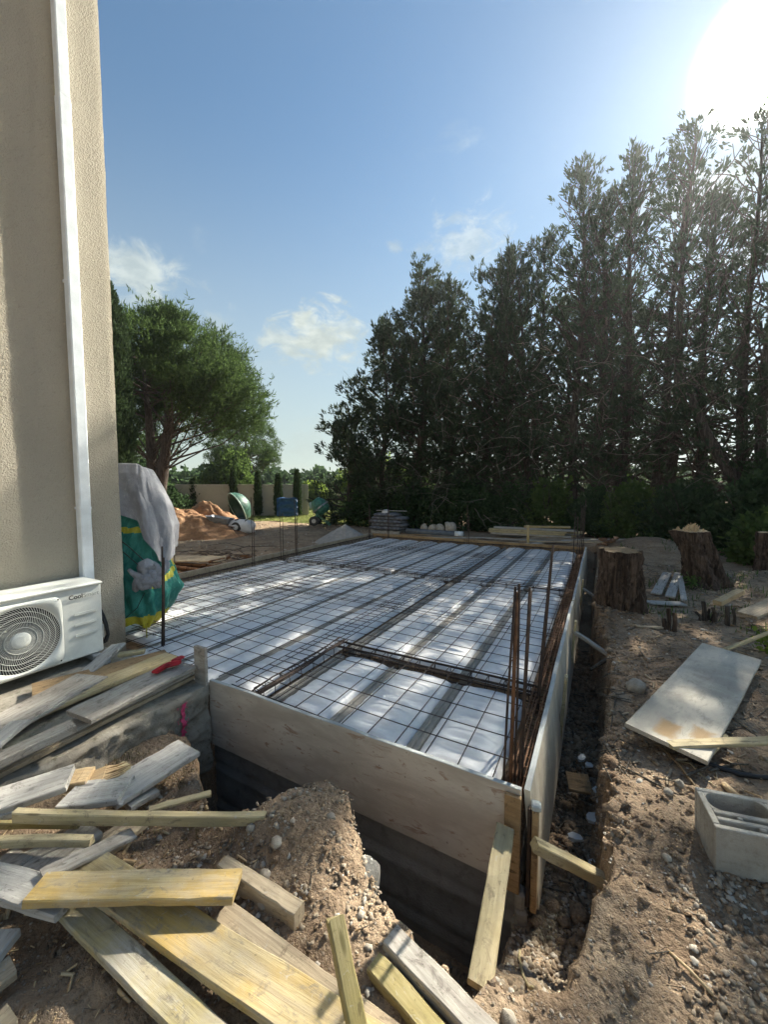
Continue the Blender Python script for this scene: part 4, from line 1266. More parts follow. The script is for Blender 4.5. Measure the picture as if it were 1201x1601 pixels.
# braces in the trench and the pit
def beam(name, p, q, w_, t_, mat, label, cat, up=(0, 0, 1), group=None, seed=0):
    p, q, up = Vector(p), Vector(q), Vector(up)
    u = (q - p).normalized(); s = up.cross(u).normalized(); n = u.cross(s)
    return plank(name, p - s * w_ / 2 + n * t_ / 2, q - p, s * w_, t_, mat, label, cat, group, 0.002, 0.0, seed)


beam('brace', (-0.212, 1.83, -0.155), (0.10, 1.99, -0.335), 0.055, 0.05, M['wood_straw'], 'yellowish brace spanning the trench from the corner post to the bank', 'brace', seed=1)
beam('brace', (-0.205, 4.72, -0.10), (0.22, 4.55, -0.28), 0.05, 0.035, M['wood_grey'], 'thin grey brace from the right shuttering towards the exposed root', 'brace', seed=2)
beam('brace', (-0.2, 6.9, -0.12), (0.08, 6.85, -0.28), 0.05, 0.035, M['wood_grey'], 'short pale brace just in front of the first stump', 'brace', seed=3)
beam('brace', (-0.352, 1.868, -0.165), (-0.305, 1.235, -0.215), 0.085, 0.028, M['wood_straw'], 'long yellow raking plank leaning from the bank against the front board', 'brace', up=(0.15, -0.5, 0.85), seed=4)

# ------------------------------------------------------------------ right bank
plank_sheet = None
plank('wood_sheet', (0.185, 2.760, 0.040), (0.693, 1.766, 0.010), (0.376, -0.147, -0.021), 0.027, M['ply_sheet'], 'large weathered grey wooden sheet lying on the right bank', 'board', None, 0.006, seed=90)
plank('plank', (0.414, 2.645, 0.030), (0.726, 0.397, 0.031), (-0.032, 0.059, -0.001), 0.020, M['wood_straw'], 'straw batten lying across the near corner of the pale sheet', 'plank', None, jag=0.0015, seed=39)
plank('plank', (0.616, 2.750, 0.000), (0.114, 0.237, 0.000), (-0.074, 0.035, 0.000), 0.018, M['wood_straw'], 'small pale board piece poking out under the big sheet', 'plank', None, jag=0.0015, seed=40)
plank('plank', (1.049, 4.473, 0.050), (0.565, 0.462, 0.183), (-0.035, 0.054, -0.029), 0.020, M['wood_straw'], 'pale batten leaning on the far edge of the sheet', 'plank', None, jag=0.0015, seed=41)

# hollow concrete block lying on the gravel
def hollow_block():
    e = empty('concrete_block', (0.47, 1.985, gz(0.55, 2.05) - 0.01), 'grey hollow concrete block with open cells lying on the right bank', 'concrete block', rz=0.0)
    # local frame: x along the length (50 cm), y across (22 cm), z height
    L_, W_, H_ = 0.50, 0.225, 0.205
    t = 0.024
    b = MB()
    xs = [0.0, t, 0.0]
    def wall(cx, cy, sx, sy, z0=0.0, z1=H_):
        b.box((cx, cy, (z0 + z1) / 2), (sx, sy, z1 - z0), bev=0.003)
    wall(L_ / 2, t / 2, L_, t)                       # long faces
    wall(L_ / 2, W_ - t / 2, L_, t)
    wall(L_ / 2, 0.058, L_ - 2 * t - .002, 0.021)    # inner long web, two rows of narrow slots
    wall(L_ / 2, 0.096, L_ - 2 * t - .002, 0.022)
    for x in (t / 2, L_ - t / 2): wall(x, W_ / 2, t, W_ - 2 * t - .002)
    for x in (0.17, 0.335):
        wall(x, 0.042, 0.022, 0.014)
    for x in (0.11, 0.25, 0.39):
        wall(x, 0.079, 0.02, 0.016)
    for x in (0.25,): wall(x, 0.155, 0.03, 0.085)
    for sx in (1, -1):                               # rounded cell corners
        for x0 in ((t, 0.235), (0.265, L_ - t)):
            for yy_ in (0.107, W_ - t):
                pass
    b.box((L_ / 2, W_ / 2, 0.012), (L_ - 2 * t, W_ - 2 * t, 0.022))
    body = b.build('body', M['block'], e)
    return e


blk = hollow_block()
blk.rotation_euler = (R(2), R(-3), R(8))

# rounded corners of the big cell are fillets of their own
def fillet(c, r, q, z0, z1):
    V = [(c[0], c[1], z0), (c[0], c[1], z1)]
    n = 5
    for i in range(n + 1):
        th = math.pi / 2 * i / n
        x = c[0] + q[0] * r * (1 - math.sin(th)); y = c[1] + q[1] * r * (1 - math.cos(th))
        V += [(x, y, z0), (x, y, z1)]
    F = []
    for i in range(n):
        a = 2 + 2 * i
        F += [(a, a + 1, a + 3, a + 2), (1, a + 3, a + 1)]
    return V, F


b = MB()
for (cx, cy, q) in ((0.0245, 0.1075, (1, 1)), (0.0245, 0.2005, (1, -1)), (0.2345, 0.1075, (-1, 1)), (0.2345, 0.2005, (-1, -1)), (0.2655, 0.1075, (1, 1)), (0.2655, 0.2005, (1, -1))):
    V, F = fillet((cx, cy), 0.035, q, 0.02, 0.2035)
    b.add(V, F)
b.build('cell_fillets', M['block'], blk)

# tree stumps
def stump(label, base, rb, top, rt, seed, splinters=False, cutmat='wood_fresh', flare=0.35):
    e = empty('tree_stump', (base[0], base[1], base[2]), label, 'tree stump')
    nth, nz_ = 90, 46
    th = np.linspace(0, 2 * np.pi, nth, endpoint=False); t = np.linspace(0, 1, nz_)
    TH, T = np.meshgrid(th, t, indexing='ij')
    r = rb + (rt - rb) * T + rb * flare * np.exp(-T * 7)
    lob = 1 + 0.12 * np.sin(2 * TH + seed + T) + 0.08 * np.sin(5 * TH + 2.1 * seed) + 0.10 * fbm(cx_ := np.cos(TH) * 2, np.sin(TH) * 2, T * 2.5, seed + 2, 3) + 0.16 * np.exp(-T * 5) * np.sin(4 * TH + seed * 3)
    cx, sx = np.cos(TH), np.sin(TH)
    rid = fbm(cx * 5 + seed, sx * 5, T * 3.2, seed, 4)
    rid2 = fbm(cx * 13 + seed, sx * 13, T * 9.0, seed + 5, 4)
    r = r * lob * (1 + 0.13 * np.abs(rid) * 2 - 0.09) + 0.045 * rid2 - .02 * (rid2 < -.25)
    H = top[2] - base[2]
    zj = 0.02 * fbm(cx[:, -1] * 3, sx[:, -1] * 3, 0, seed + 8, 3)
    Z = T * H; Z[:, -1] += zj; Z[:, 0] -= 0.12
    X = (top[0] - base[0]) * T ** 1.2 + r * cx
    Y = (top[1] - base[1]) * T ** 1.2 + r * sx
    P = np.concatenate([np.stack([X, Y, Z], -1), np.stack([X, Y, Z], -1)[:1]], 0)
    v, f = grid_mesh(P)
    mesh_from('bark', v, f, M['stump_bark'], e, True)
    # sawn face: rings of vertices towards the middle
    ring = np.stack([X[:, -1], Y[:, -1], Z[:, -1]], -1)
    cen = ring.mean(0); V, F = [], []
    for k, s in enumerate((0.985, 0.8, 0.5, 0.2)):
        for i in range(nth):
            p = cen + (ring[i] - cen) * s
            p[2] = ring[i][2] * s + cen[2] * (1 - s) + 0.006 * float(vnoise(p[0] * 20, p[1] * 20, 0, seed)) + 0.002
            V.append(p)
    for k in range(3):
        for i in range(nth):
            j = (i + 1) % nth
            F.append((k * nth + i, k * nth + j, (k + 1) * nth + j, (k + 1) * nth + i))
    F.append(tuple(3 * nth + i for i in range(nth)))
    mesh_from('cut_face', np.array(V), F, M[cutmat], e)
    rr = random.Random(seed)
    if splinters:
        b = MB()
        for k in range(34):
            a = rr.uniform(0, 6.28); q = rr.uniform(0.1, 0.75) * rt
            p = cen + np.array([q * math.cos(a), q * math.sin(a) * .8, 0])
            h = rr.uniform(0.03, 0.15) * (1 - 0.6 * q / rt); w_ = rr.uniform(.015, .04)
            M_ = rotz(rr.uniform(0, 3))
            lean = Vector((rr.uniform(-.05, .05), rr.uniform(-.05, .05), h))
            p = Vector(p)
            b.add([p + M_ @ Vector((-w_, -w_ / 2, -.01)), p + M_ @ Vector((w_, -w_ / 2, -.01)), p + M_ @ Vector((w_ * .8, w_ / 2, -.01)), p + M_ @ Vector((-w_, w_ / 2, -.01)), p + lean + M_ @ Vector((-w_ * .3, 0, 0)), p + lean + M_ @ Vector((w_ * .3, 0, 0))],
                  [(0, 1, 5, 4), (1, 2, 5), (2, 3, 4, 5), (3, 0, 4)])
        b.build('splinters', M['wood_fresh'], e)
    b = MB()
    for k in range(26):        # peeling strips of bark
        i = rr.randrange(nth); j = rr.randrange(2, nz_ - 18); hh = rr.randrange(3, 9)
        pts = []
        for q in range(4):
            jj = min(nz_ - 1, j + hh * q // 3)
            nx_, ny2 = math.cos(th[i]), math.sin(th[i])
            off = 0.006 + 0.02 * (q == 0) + 0.01 * (q == 3)
            pts.append((X[i, jj] + nx_ * off, Y[i, jj] + ny2 * off, Z[i, jj]))
        b.tube(pts, [0.004, .009, .009, .004], 4)
    tag(b.build('bark_strips', M['stump_bark'], e), kind='stuff')
    return e


stump('broad tree stump with deeply furrowed bark and a flat sawn top beside the shuttering', (0.31, 5.72, -0.12), 0.255, (0.25, 5.70, 0.70), 0.245, 3, cutmat='wood_brown', flare=0.14)
stump('leaning dark tree stump with splintered pale wood on top, behind the furrowed one', (1.60, 8.05, -0.16), 0.29, (1.34, 8.0, 0.77), 0.25, 5, True)
stump('dark tree stump at the right edge behind the shrubs', (2.80, 9.5, -0.16), 0.24, (2.80, 9.5, 0.66), 0.23, 8)

# small coppiced stump cluster
e = empty('coppice_stump', (1.15, 5.85, gz(1.15, 5.85)), 'cluster of thin cut stems sprouting near the pale sheet', 'stump')
rr = random.Random(4)
for k in range(8):
    x, y = rr.gauss(0.05, .13), rr.gauss(0, .08); h = rr.uniform(.08, .24); r = rr.uniform(.012, .026)
    MB().tube([(x, y, -.05), (x + rr.uniform(-.02, .02), y, h * .5), (x + rr.uniform(-.04, .04), y, h)], [r * 1.2, r, r * .9], 8).build('stem', M['bark'], e, False)
e = empty('coppice_stump', (0.72, 5.25, gz(0.72, 5.25)), 'pair of short brown cut stems standing in front of the first stump', 'stump')
for x, h in ((0, .24), (.055, .20), (-.04, .12)):
    MB().tube([(x, 0, -.05), (x + .005, 0, h * .5), (x - .005, .01, h)], [.026, .022, .021], 8).build('stem', M['stump_bark'], e)

# white boards stacked behind the first stump
wb = [((0.78, 6.9), (1.10, 8.4), .13, -.02, 'flat white board on the ground behind the first stump, leftmost'), ((0.92, 6.7), (1.25, 8.3), .12, .01, 'white board crossing over its neighbours behind the first stump'), ((1.05, 6.5), (1.22, 8.0), .07, .03, 'narrow white strip on the boards behind the first stump'), ((0.62, 6.35), (1.05, 6.5), .16, -.03, 'short pale board lying across, right of the first stump foot')]
for i, (p, q, w_, z, lab) in enumerate(wb):
    zz_ = gz(p[0], p[1]) + .06 + z
    beam('board', (p[0], p[1], zz_), (q[0], q[1], gz(q[0], q[1]) + .07 + z), w_, .022, M['wood_silver'], lab, 'board', group='pale boards behind the stump', seed=30 + i)
beam('batten', (0.40, 5.08, gz(.4, 5.08) + .02), (0.66, 5.22, gz(.66, 5.22) + .02), .05, .02, M['wood_tan'], 'short tan batten lying flat before the first stump', 'batten', seed=40)
beam('bark_slab', (1.50, 5.75, 0.05), (1.95, 6.2, 0.20), .20, .03, M['wood_tan'], 'curved tan bark slab by the cut stems at the right edge', 'bark piece', seed=41)
beam('split_log', (1.30, 6.05, 0.08), (1.62, 6.5, 0.16), .09, .06, M['wood_fresh'], 'split log piece with pale end among the cut stems', 'log', seed=42)

# exposed root and rods
def rod(name, pts, r, mat, label, cat, n=7):
    p0 = Vector(pts[0])
    o = MB().tube([Vector(p) - p0 for p in pts], r, n).build(name, mat, None, True, loc=p0)
    return tag(o, label, cat)


e = empty('tree_root', (-0.02, 4.35, -0.34), 'bent bare root sticking out of the bank below the grey brace', 'root')
MB().tube([(0, 0, 0), (0.10, .12, .05), (0.20, .3, .055), (.30, .42, .06), (.42, .55, .05)], [.014, .02, .022, .024, .03], 8).build('root', M['dead'], e, True)
MB().tube([(.18, .26, .05), (.27, .34, .10), (.36, .5, .10)], [.01, .014, .018], 7).build('side_root', M['dead'], e, True)
rod('black_hose', [(0.52, 2.74, gz(.52, 2.74) + .012), (0.60, 2.71, gz(.6, 2.71) + .015), (0.72, 2.72, gz(.72, 2.72) + .012), (0.88, 2.76, gz(.88, 2.76) + .012), (1.15, 2.82, gz(1.15, 2.82) + .012), (1.6, 2.85, gz(1.6, 2.85) + .012)], .013, M['rubber'], 'black hose running to the right edge under the pale sheet', 'hose')
rod('brown_rod', [(0.385, 2.80, gz(.385, 2.8) + .02), (0.45, 2.62, gz(.45, 2.62) + .015), (0.515, 2.40, gz(.515, 2.4) + .012)], .007, M['wood_brown'], 'thin brown rod pointing from the pale sheet to the concrete block', 'rod')
rod('root_offcut', [(0.62, 2.56, gz(.62, 2.56) + .015), (0.655, 2.46, gz(.655, 2.46) + .03)], .017, M['wood_fresh'], 'short pale root piece standing near the far side of the block', 'root')
rod('yellow_cord', [(0.44, 2.70, gz(.44, 2.7) + .01), (0.50, 2.69, gz(.5, 2.69) + .012), (0.53, 2.60, gz(.53, 2.6) + .012), (0.58, 2.55, gz(.58, 2.55) + .012), (.66, 2.53, gz(.66, 2.53) + .01)], .0028, M['wood_straw'], 'thin straw coloured cord curling above the block', 'cord')
rod('pale_cord', [(0.70, 2.40, gz(.7, 2.4) + .012), (0.76, 2.46, gz(.76, 2.46) + .03), (0.755, 2.53, gz(.755, 2.53) + .03), (0.70, 2.56, gz(.7, 2.56) + .01)], .004, M['wood_fresh'], 'pale hooked rootlet beside the far corner of the block', 'root')
rod('bamboo_cane', [(-0.245, 1.70, -0.56), (-0.235, 1.62, -0.50), (-0.20, 1.50, -0.42), (-0.165, 1.40, -0.32), (-.15, 1.36, -.26)], .0055, M['wood_straw'], 'bent yellow cane in the trench by the foundation corner', 'cane')
rod('dry_twig', [(0.255, 1.56, gz(.255, 1.56) + .012), (0.31, 1.52, gz(.31, 1.52) + .014), (0.36, 1.475, gz(.36, 1.475) + .012)], .005, M['wood_fresh'], 'thin pale straight twig on the gravel at lower right', 'twig')

# litter in the trench
o = plank('board_offcut', (-0.15, 3.16, -0.66), (0.15, 0.03, 0.01), (0.02, -0.19, 0.0), .02, M['wood_brown'], 'dark square board offcut lying in the trench', 'board offcut', seed=50)
foams = [(0.035, 2.78, -0.70, .085, .6, 'white foam lump beside the dark square offcut'), (-0.06, 2.58, -0.71, .075, .1, 'thin white foam sliver before the dark square offcut'), (0.085, 3.0, -0.67, .11, .3, 'pale foam plate against the bank behind the dark offcut'), (-0.06, 3.42, -0.73, .07, 1.1, 'small white foam scrap behind the dark offcut'), (0.0, 3.36, -0.73, .06, .2, 'small flat white scrap further up the trench'), (.03, 2.42, -.69, .045, .9, 'tiny white chip in the trench nearest the brace')]
for i, (x, y, z, s, a, lab) in enumerate(foams):
    V = []
    rr = random.Random(i)
    k_ = 7
    for h in (0, .25):
        for q in range(k_):
            th = 2 * math.pi * q / k_ + rr.uniform(-.2, .2)
            V.append((s * .6 * math.cos(th) * rr.uniform(.7, 1.1), s * .4 * math.sin(th) * rr.uniform(.7, 1.1), s * h + rr.uniform(-.004, .004)))
    F = [tuple(range(k_ - 1, -1, -1)), tuple(range(k_, 2 * k_))] + [(q, (q + 1) % k_, k_ + (q + 1) % k_, k_ + q) for q in range(k_)]
    o = mesh_from('foam_scrap', np.array(V), F, M['foam'], None, False, (x, y, z + .03)); o.rotation_euler = (.15, -.1, a)
    tag(o, lab, 'foam scrap', 'white scraps in the trench')


# ------------------------------------------------------------------ stones
def rock_mesh(r, seed, sub=3, sx=(1, 1, .7)):
    n = 14
    th = np.linspace(0, 2 * np.pi, n + 1); ph = np.linspace(0.02, np.pi - .02, n // 2 + 2)
    TH, PH = np.meshgrid(th, ph, indexing='ij')
    x, y, z = np.cos(TH) * np.sin(PH), np.sin(TH) * np.sin(PH), np.cos(PH)
    k = r * (1 + .38 * fbm(x * 1.4 + seed, y * 1.4, z * 1.4, seed, 3))
    k = k * (1 - .12 * (np.abs(x) > .75) - .1 * (np.abs(y) > .8))
    P = np.stack([x * k * sx[0], y * k * sx[1], z * k * sx[2]], -1)
    P[-1] = P[0]
    return grid_mesh(P)


rocks = [(0.30, 3.56, .075, 'pale angular rock at the bank edge left of the sheet'), (-1.16, 1.16, .03, 'grey fist sized stone on the mound, topmost of three'), (-1.13, 1.06, .028, 'grey stone in the middle of the mound'), (-1.05, 0.98, .026, 'grey stone by the end of the thick offcut'), (-1.00, 1.33, .022, 'small grey stone near the mound crest'), (-1.32, 1.16, .022, 'round stone left on the mound by the beam end'),
         (0.36, 2.38, .025, 'small pale stone above the block corner'), (0.30, 1.95, .02, 'pale pebble left of the block'), (.42, 2.47, .024, 'squarish stone near the thin brown rod tip'), (-0.19, 1.13, .028, 'light stone at the lip of the pit by the raking plank'), (-.63, 1.235, .035, 'pale chunk at the edge of the pit above the grey plank')]
for i, (x, y, r, lab) in enumerate(rocks):
    v, f = rock_mesh(r, i * 3 + 1)
    o = mesh_from('stone', v, f, M['stone'], None, False, (x, y, gz(x, y) + r * .35)); o.rotation_euler = (0, 0, i)
    tag(o, lab, 'stone', 'larger stones lying on the earth')
# lump of old concrete exposed in the side of the pit
v, f = rock_mesh(.10, 44, sx=(.6, 1.0, 1.3))
o = mesh_from('concrete_lump', v, f, M['block'], None, False, (-0.885, 1.43, -0.33)); tag(o, 'grey concrete lump exposed in the side of the mound above the pit', 'stone')


def pebbles(name, n, xr, yr, smin, smax, seed, accept=None, power=2.2, mat='pebbles', flat=.65):
    g = np.random.default_rng(seed)
    x = g.uniform(*xr, n); y = g.uniform(*yr, n)
    if accept is not None:
        k = g.uniform(0, 1, n) < accept(x, y); x, y = x[k], y[k]
    z = terrain(x, y); n = len(x)
    s = smin + (smax - smin) * g.uniform(0, 1, n) ** power
    # irregular octahedral pebbles, 8 triangles each
    base = np.array([[1, 0, 0], [0, 1, 0], [-1, 0, 0], [0, -1, 0], [0, 0, 1], [0, 0, -1]], float)
    top = np.array([[.7, .7, .25], [-.7, .7, .25], [-.7, -.7, .25], [.7, -.7, .25]])
    tem = np.concatenate([base[:4], top * [1, 1, 2.2], [[0, 0, .95]], [[0, 0, -.6]]])          # 10 verts
    fac = np.array([[0, 4, 8], [4, 1, 8], [1, 5, 8], [5, 2, 8], [2, 6, 8], [6, 3, 8], [3, 7, 8], [7, 0, 8], [0, 1, 4], [1, 2, 5], [2, 3, 6], [3, 0, 7]])
    T = tem[None] * g.uniform(.7, 1.25, (n, 10, 1)) * np.stack([np.ones(n), g.uniform(.55, .95, n), flat * g.uniform(.7, 1.2, n)], -1)[:, None, :]
    a = g.uniform(0, 6.28, n); tl = g.normal(0, .35, n)
    ca, sa, ct, st_ = np.cos(a), np.sin(a), np.cos(tl), np.sin(tl)
    X, Y, Z = T[..., 0], T[..., 1], T[..., 2]
    X, Z = X * ct[:, None] - Z * st_[:, None], X * st_[:, None] + Z * ct[:, None]
    X, Y = X * ca[:, None] - Y * sa[:, None], X * sa[:, None] + Y * ca[:, None]
    P = np.stack([X, Y, Z], -1) * s[:, None, None] + np.stack([x, y, z + s * .18], -1)[:, None, :]
    F = (fac[None] + (np.arange(n) * 10)[:, None, None]).reshape(-1, 3)
    return tag(mesh_from(name, P.reshape(-1, 3), F, M[mat], None, False), kind='stuff')


def offpit(x, y):
    return ((terrain(x, y, False) > -.45) | (y < 1.5)).astype(float)


pebbles('gravel', 18000, (-2.1, 1.6), (0.28, 2.6), .0022, .010, 1, lambda x, y: offpit(x, y) * (.3 + .7 * (fbm(x * 2.5, y * 2.5, 0, 201, 3) > -.05)))
pebbles('gravel', 5500, (-2.0, 1.6), (0.3, 3.2), .006, .019, 2, lambda x, y: offpit(x, y) * (.15 + .85 * (fbm(x * 1.6, y * 1.6, 0, 203, 3) > .1)), 2.6)
pebbles('gravel', 5200, (0.30, 1.5), (1.2, 2.0), .006, .018, 3, lambda x, y: .25 + .75 * sstep(-.1, .25, x - .35 - (2.0 - y) * .1), 1.6)      # coarse gravel at lower right
pebbles('gravel', 6500, (-0.32, 0.06), (1.15, 4.4), .006, .019, 4, lambda x, y: ((terrain(x, y, False) < -.2) & (terrain(x, y, False) > -.9)).astype(float), 1.8)   # trench floor
pebbles('gravel', 7000, (0.0, 3.2), (2.4, 9.5), .005, .022, 5, offpit, 2.4)
pebbles('gravel', 2500, (-2.0, -0.3), (1.2, 1.95), .008, .03, 6, lambda x, y: (terrain(x, y, False) < -.9).astype(float))
pebbles('clods', 3000, (-2.1, 1.6), (0.3, 2.7), .006, .022, 21, lambda x, y: offpit(x, y) * (.2 + .8 * (fbm(x * 2.2, y * 2.2, 0, 221, 3) > 0)), 2.6, 'earth', .75)
pebbles('clods', 900, (-0.05, 0.6), (1.3, 5.5), .007, .028, 22, offpit, 2.8, 'earth', .8)
pebbles('clods', 900, (-0.3, 0.15), (1.9, 6.0), .015, .055, 23, None, 2.2, 'earth', .8)
pebbles('gravel', 3000, (-1.75, -0.45), (0.85, 1.7), .004, .015, 8, lambda x, y: offpit(x, y) * (.25 + .75 * (fbm(x * 4, y * 4, 0, 207, 3) > 0)), 2.0)
pebbles('gravel', 4000, (-16, -6.5), (3.5, 14), .008, .045, 7, None, 3)


# chips, twigs and weeds
def litter(name, n, xr, yr, lmin, lmax, wrel, seed, mat, accept=None, lift=.006, up=0.15):
    g = np.random.default_rng(seed)
    x = g.uniform(*xr, n); y = g.uniform(*yr, n)
    if accept is not None:
        k = g.uniform(0, 1, n) < accept(x, y); x, y = x[k], y[k]
    n = len(x); z = terrain(x, y) + lift
    l = lmin + (lmax - lmin) * g.uniform(0, 1, n) ** 2
    a = g.uniform(0, 6.28, n); e = g.normal(0, up, n)
    u = np.stack([np.cos(a) * np.cos(e), np.sin(a) * np.cos(e), np.abs(np.sin(e))], -1)
    s = np.stack([-np.sin(a), np.cos(a), g.normal(0, .3, n)], -1)
    wd = (l * wrel * g.uniform(.5, 1.3, n))[:, None]
    c = np.stack([x, y, z], -1)
    th = np.array([0, 0, .35])
    A, B_ = c - u * l[:, None] / 2, c + u * l[:, None] / 2
    P = np.stack([A - s * wd / 2, A + s * wd / 2, B_ + s * wd / 2, B_ - s * wd / 2, A + th * wd, B_ + th * wd], 1)
    fac = np.array([[0, 3, 5, 4], [4, 5, 2, 1], [0, 1, 2, 3]])
    F = (fac[None] + (np.arange(n) * 6)[:, None, None]).reshape(-1, 4)
    return tag(mesh_from(name, P.reshape(-1, 3), F, M[mat]), kind='stuff')


litter('wood_chips', 1500, (0.1, 3.0), (2.4, 9.5), .02, .09, .3, 1, 'wood_tan', offpit)
litter('twigs', 900, (0.1, 3.0), (2.3, 9.5), .06, .32, .045, 2, 'dead', offpit, .012, .2)
litter('twigs', 420, (-0.28, 0.2), (2.2, 6.0), .04, .25, .05, 3, 'dead', None, .012, .25)
litter('twigs', 260, (-2.0, 1.2), (0.4, 2.3), .02, .10, .05, 4, 'dead', offpit, .008, .2)
litter('wood_chips', 260, (-2.7, -1.2), (0.35, 1.25), .015, .07, .3, 7, 'wood_fresh', offpit, .01, .3)
litter('dead_leaves', 2200, (0.05, 3.4), (2.8, 10.5), .015, .05, .6, 5, 'wood_brown', offpit)
litter('dead_leaves', 500, (-2.0, 1.2), (0.4, 2.3), .008, .02, .5, 6, 'wood_brown', offpit)


def blades(name, n, xr, yr, hmin, hmax, seed, mat, accept=None, wd=.004, zf=None):
    g = np.random.default_rng(seed)
    x = g.uniform(*xr, n); y = g.uniform(*yr, n)
    if accept is not None:
        k = g.uniform(0, 1, n) < accept(x, y); x, y = x[k], y[k]
    n = len(x); z = (terrain(x, y) if zf is None else zf(x, y)) - .004
    h = g.uniform(hmin, hmax, n)
    a = g.uniform(0, 6.28, n); ln = g.uniform(.1, .7, n)
    base = np.stack([x, y, z], -1)
    s = np.stack([-np.sin(a), np.cos(a), 0 * a], -1) * wd
    d1 = np.stack([np.cos(a) * ln * .4, np.sin(a) * ln * .4, np.full(n, .6)], -1) * h[:, None]
    d2 = np.stack([np.cos(a) * ln, np.sin(a) * ln, np.full(n, 1.0) - .25 * ln], -1) * h[:, None]
    P = np.stack([base - s, base + s, base + d1 + s * .7, base + d1 - s * .7, base + d2], 1)
    F4 = (np.array([[0, 1, 2, 3]])[None] + (np.arange(n) * 5)[:, None, None]).reshape(-1, 4)
    F3 = (np.array([[3, 2, 4, 4]])[None] + (np.arange(n) * 5)[:, None, None]).reshape(-1, 4)
    P = P.reshape(-1, 3)
    me = [tuple(q) for q in F4] + [tuple(q[:3]) for q in F3]
    return tag(mesh_from(name, P, me, M[mat]), kind='stuff')


blades('weeds', 2200, (-2.62, -1.6), (1.0, 1.5), .01, .045, 1, 'drygrass', lambda x, y: (terrain(x, y, False) > -.5) * (fbm(x * 6, y * 6, 0, 211, 2) > -.1), .0016)
blades('weeds', 900, (-2.2, -1.2), (0.3, 1.3), .01, .03, 2, 'drygrass', lambda x, y: (fbm(x * 5, y * 5, 0, 212, 2) > .2).astype(float), .0015)
blades('weeds', 2600, (0.3, 3.6), (5.5, 11.5), .03, .14, 3, 'leaf', lambda x, y: (fbm(x * 2, y * 2, 0, 213, 2) > .15).astype(float), .006)
blades('grass', 16000, (-22, -8.4), (14.2, 22), .05, .16, 4, 'grass', lambda x, y: (y > 14.2 + .5 * fbm(x * .7, x * .2, 0, 61, 3) + (x + 16) * .06).astype(float), .012)

# ------------------------------------------------------------------ tarpaulin covered heap behind the house corner
tp = empty('tarp_heap', (-4.4, 2.65, -0.12), 'bundle wrapped in green tarpaulin with yellow bands behind the house corner', 'tarpaulin')
tl = -Vector(tp.location)
TC = np.array([-4.735, 2.635]); E1 = np.array([0.85, -0.53]); E2 = np.array([0.53, 0.85])


def wrap(phi, z, wr, wl, bul, push):
    """point on the bundle: phi 0 looks along E1, +-pi/2 are its sides"""
    s_, c_ = np.sin(phi), np.cos(phi)
    wd_ = np.where(s_ > 0, wr, wl)
    a_ = s_ * wd_ + push * s_; b_ = c_ * bul + push * c_
    return np.stack([TC[0] + E2[0] * a_ + E1[0] * b_, TC[1] + E2[1] * a_ + E1[1] * b_, z], -1)


nu, nv = 150, 120
phi = np.linspace(-1.9, 2.0, nu); t = np.linspace(0, 1, nv)
PH, T = np.meshgrid(phi, t, indexing='ij')
ZT = -0.10 + 1.62 * T
wr = np.interp(ZT, [-.1, .0, .1, .3, .45, .61, .76, 1.04, 1.3, 1.6], [.10, .22, .33, .42, .37, .31, .29, .29, .21, .05])
bul = np.interp(ZT, [-.1, .1, .3, .6, 1.0, 1.5], [.30, .38, .40, .33, .30, .2])
push = (0.020 * np.sin(PH * 15 + 3 * np.sin(T * 4) + 9 * T) * sstep(.75, .1, T) + 0.030 * fbm(PH * 2.2, T * 5, 0, 301, 4) + 0.045 * np.abs(fbm(PH * 3.5 + T * 4, T * 7 - PH * 3, 0, 303, 3)) - .01)
P = wrap(PH, ZT + 0.02 * fbm(PH * 4, T * 3, 0, 305, 3) - .05 * sstep(.15, 0, T) * np.sin(PH * 6), wr, .42, bul, push)
v, f = grid_mesh(P)
body = mesh_from('green_sheet', v + np.array(tl), f, [M['green_tarp'], M['yellow_tarp']], tp, True)
fp = PH[:-1, :-1].ravel(); fz = ZT[:-1, :-1].ravel()
yel = (np.abs(fz - (1.0 - .05 * fp)) < .03) & (fp < .3) | (np.abs(fz - (.33 + .14 * fp)) < .032) & (fp > .25) | (fz < .03 + .02 * np.sin(fp * 7)) | (np.abs(fp + .70) < .06) | (np.abs(fz - 1.26) < .03) & (fp < -.4)
body.data.polygons.foreach_set('material_index', yel.astype(np.int32))
b = MB()
b.box((-4.20, 2.36, -0.04), (0.045, 0.010, 0.26), rotz(-.5) @ Matrix.Rotation(0.15, 3, 'Y'), 0.003)
b.build('yellow_tail', M['yellow_tarp'], tp, loc=tl)
b = MB()
b.tube([(-4.52, 2.19, 1.02), (-4.36, 2.30, .86), (-4.26, 2.40, .70), (-4.22, 2.44, .60)], .006, 5)
b.tube([(-4.52, 2.19, .93), (-4.36, 2.29, .76), (-4.27, 2.38, .62)], .005, 5)
b.tube([(-4.50, 2.19, .06), (-4.38, 2.25, .10), (-4.29, 2.32, .20), (-4.24, 2.38, .36)], .004, 5)
tag(b.build('cord', M['rubber'], tp, loc=tl), kind='stuff')

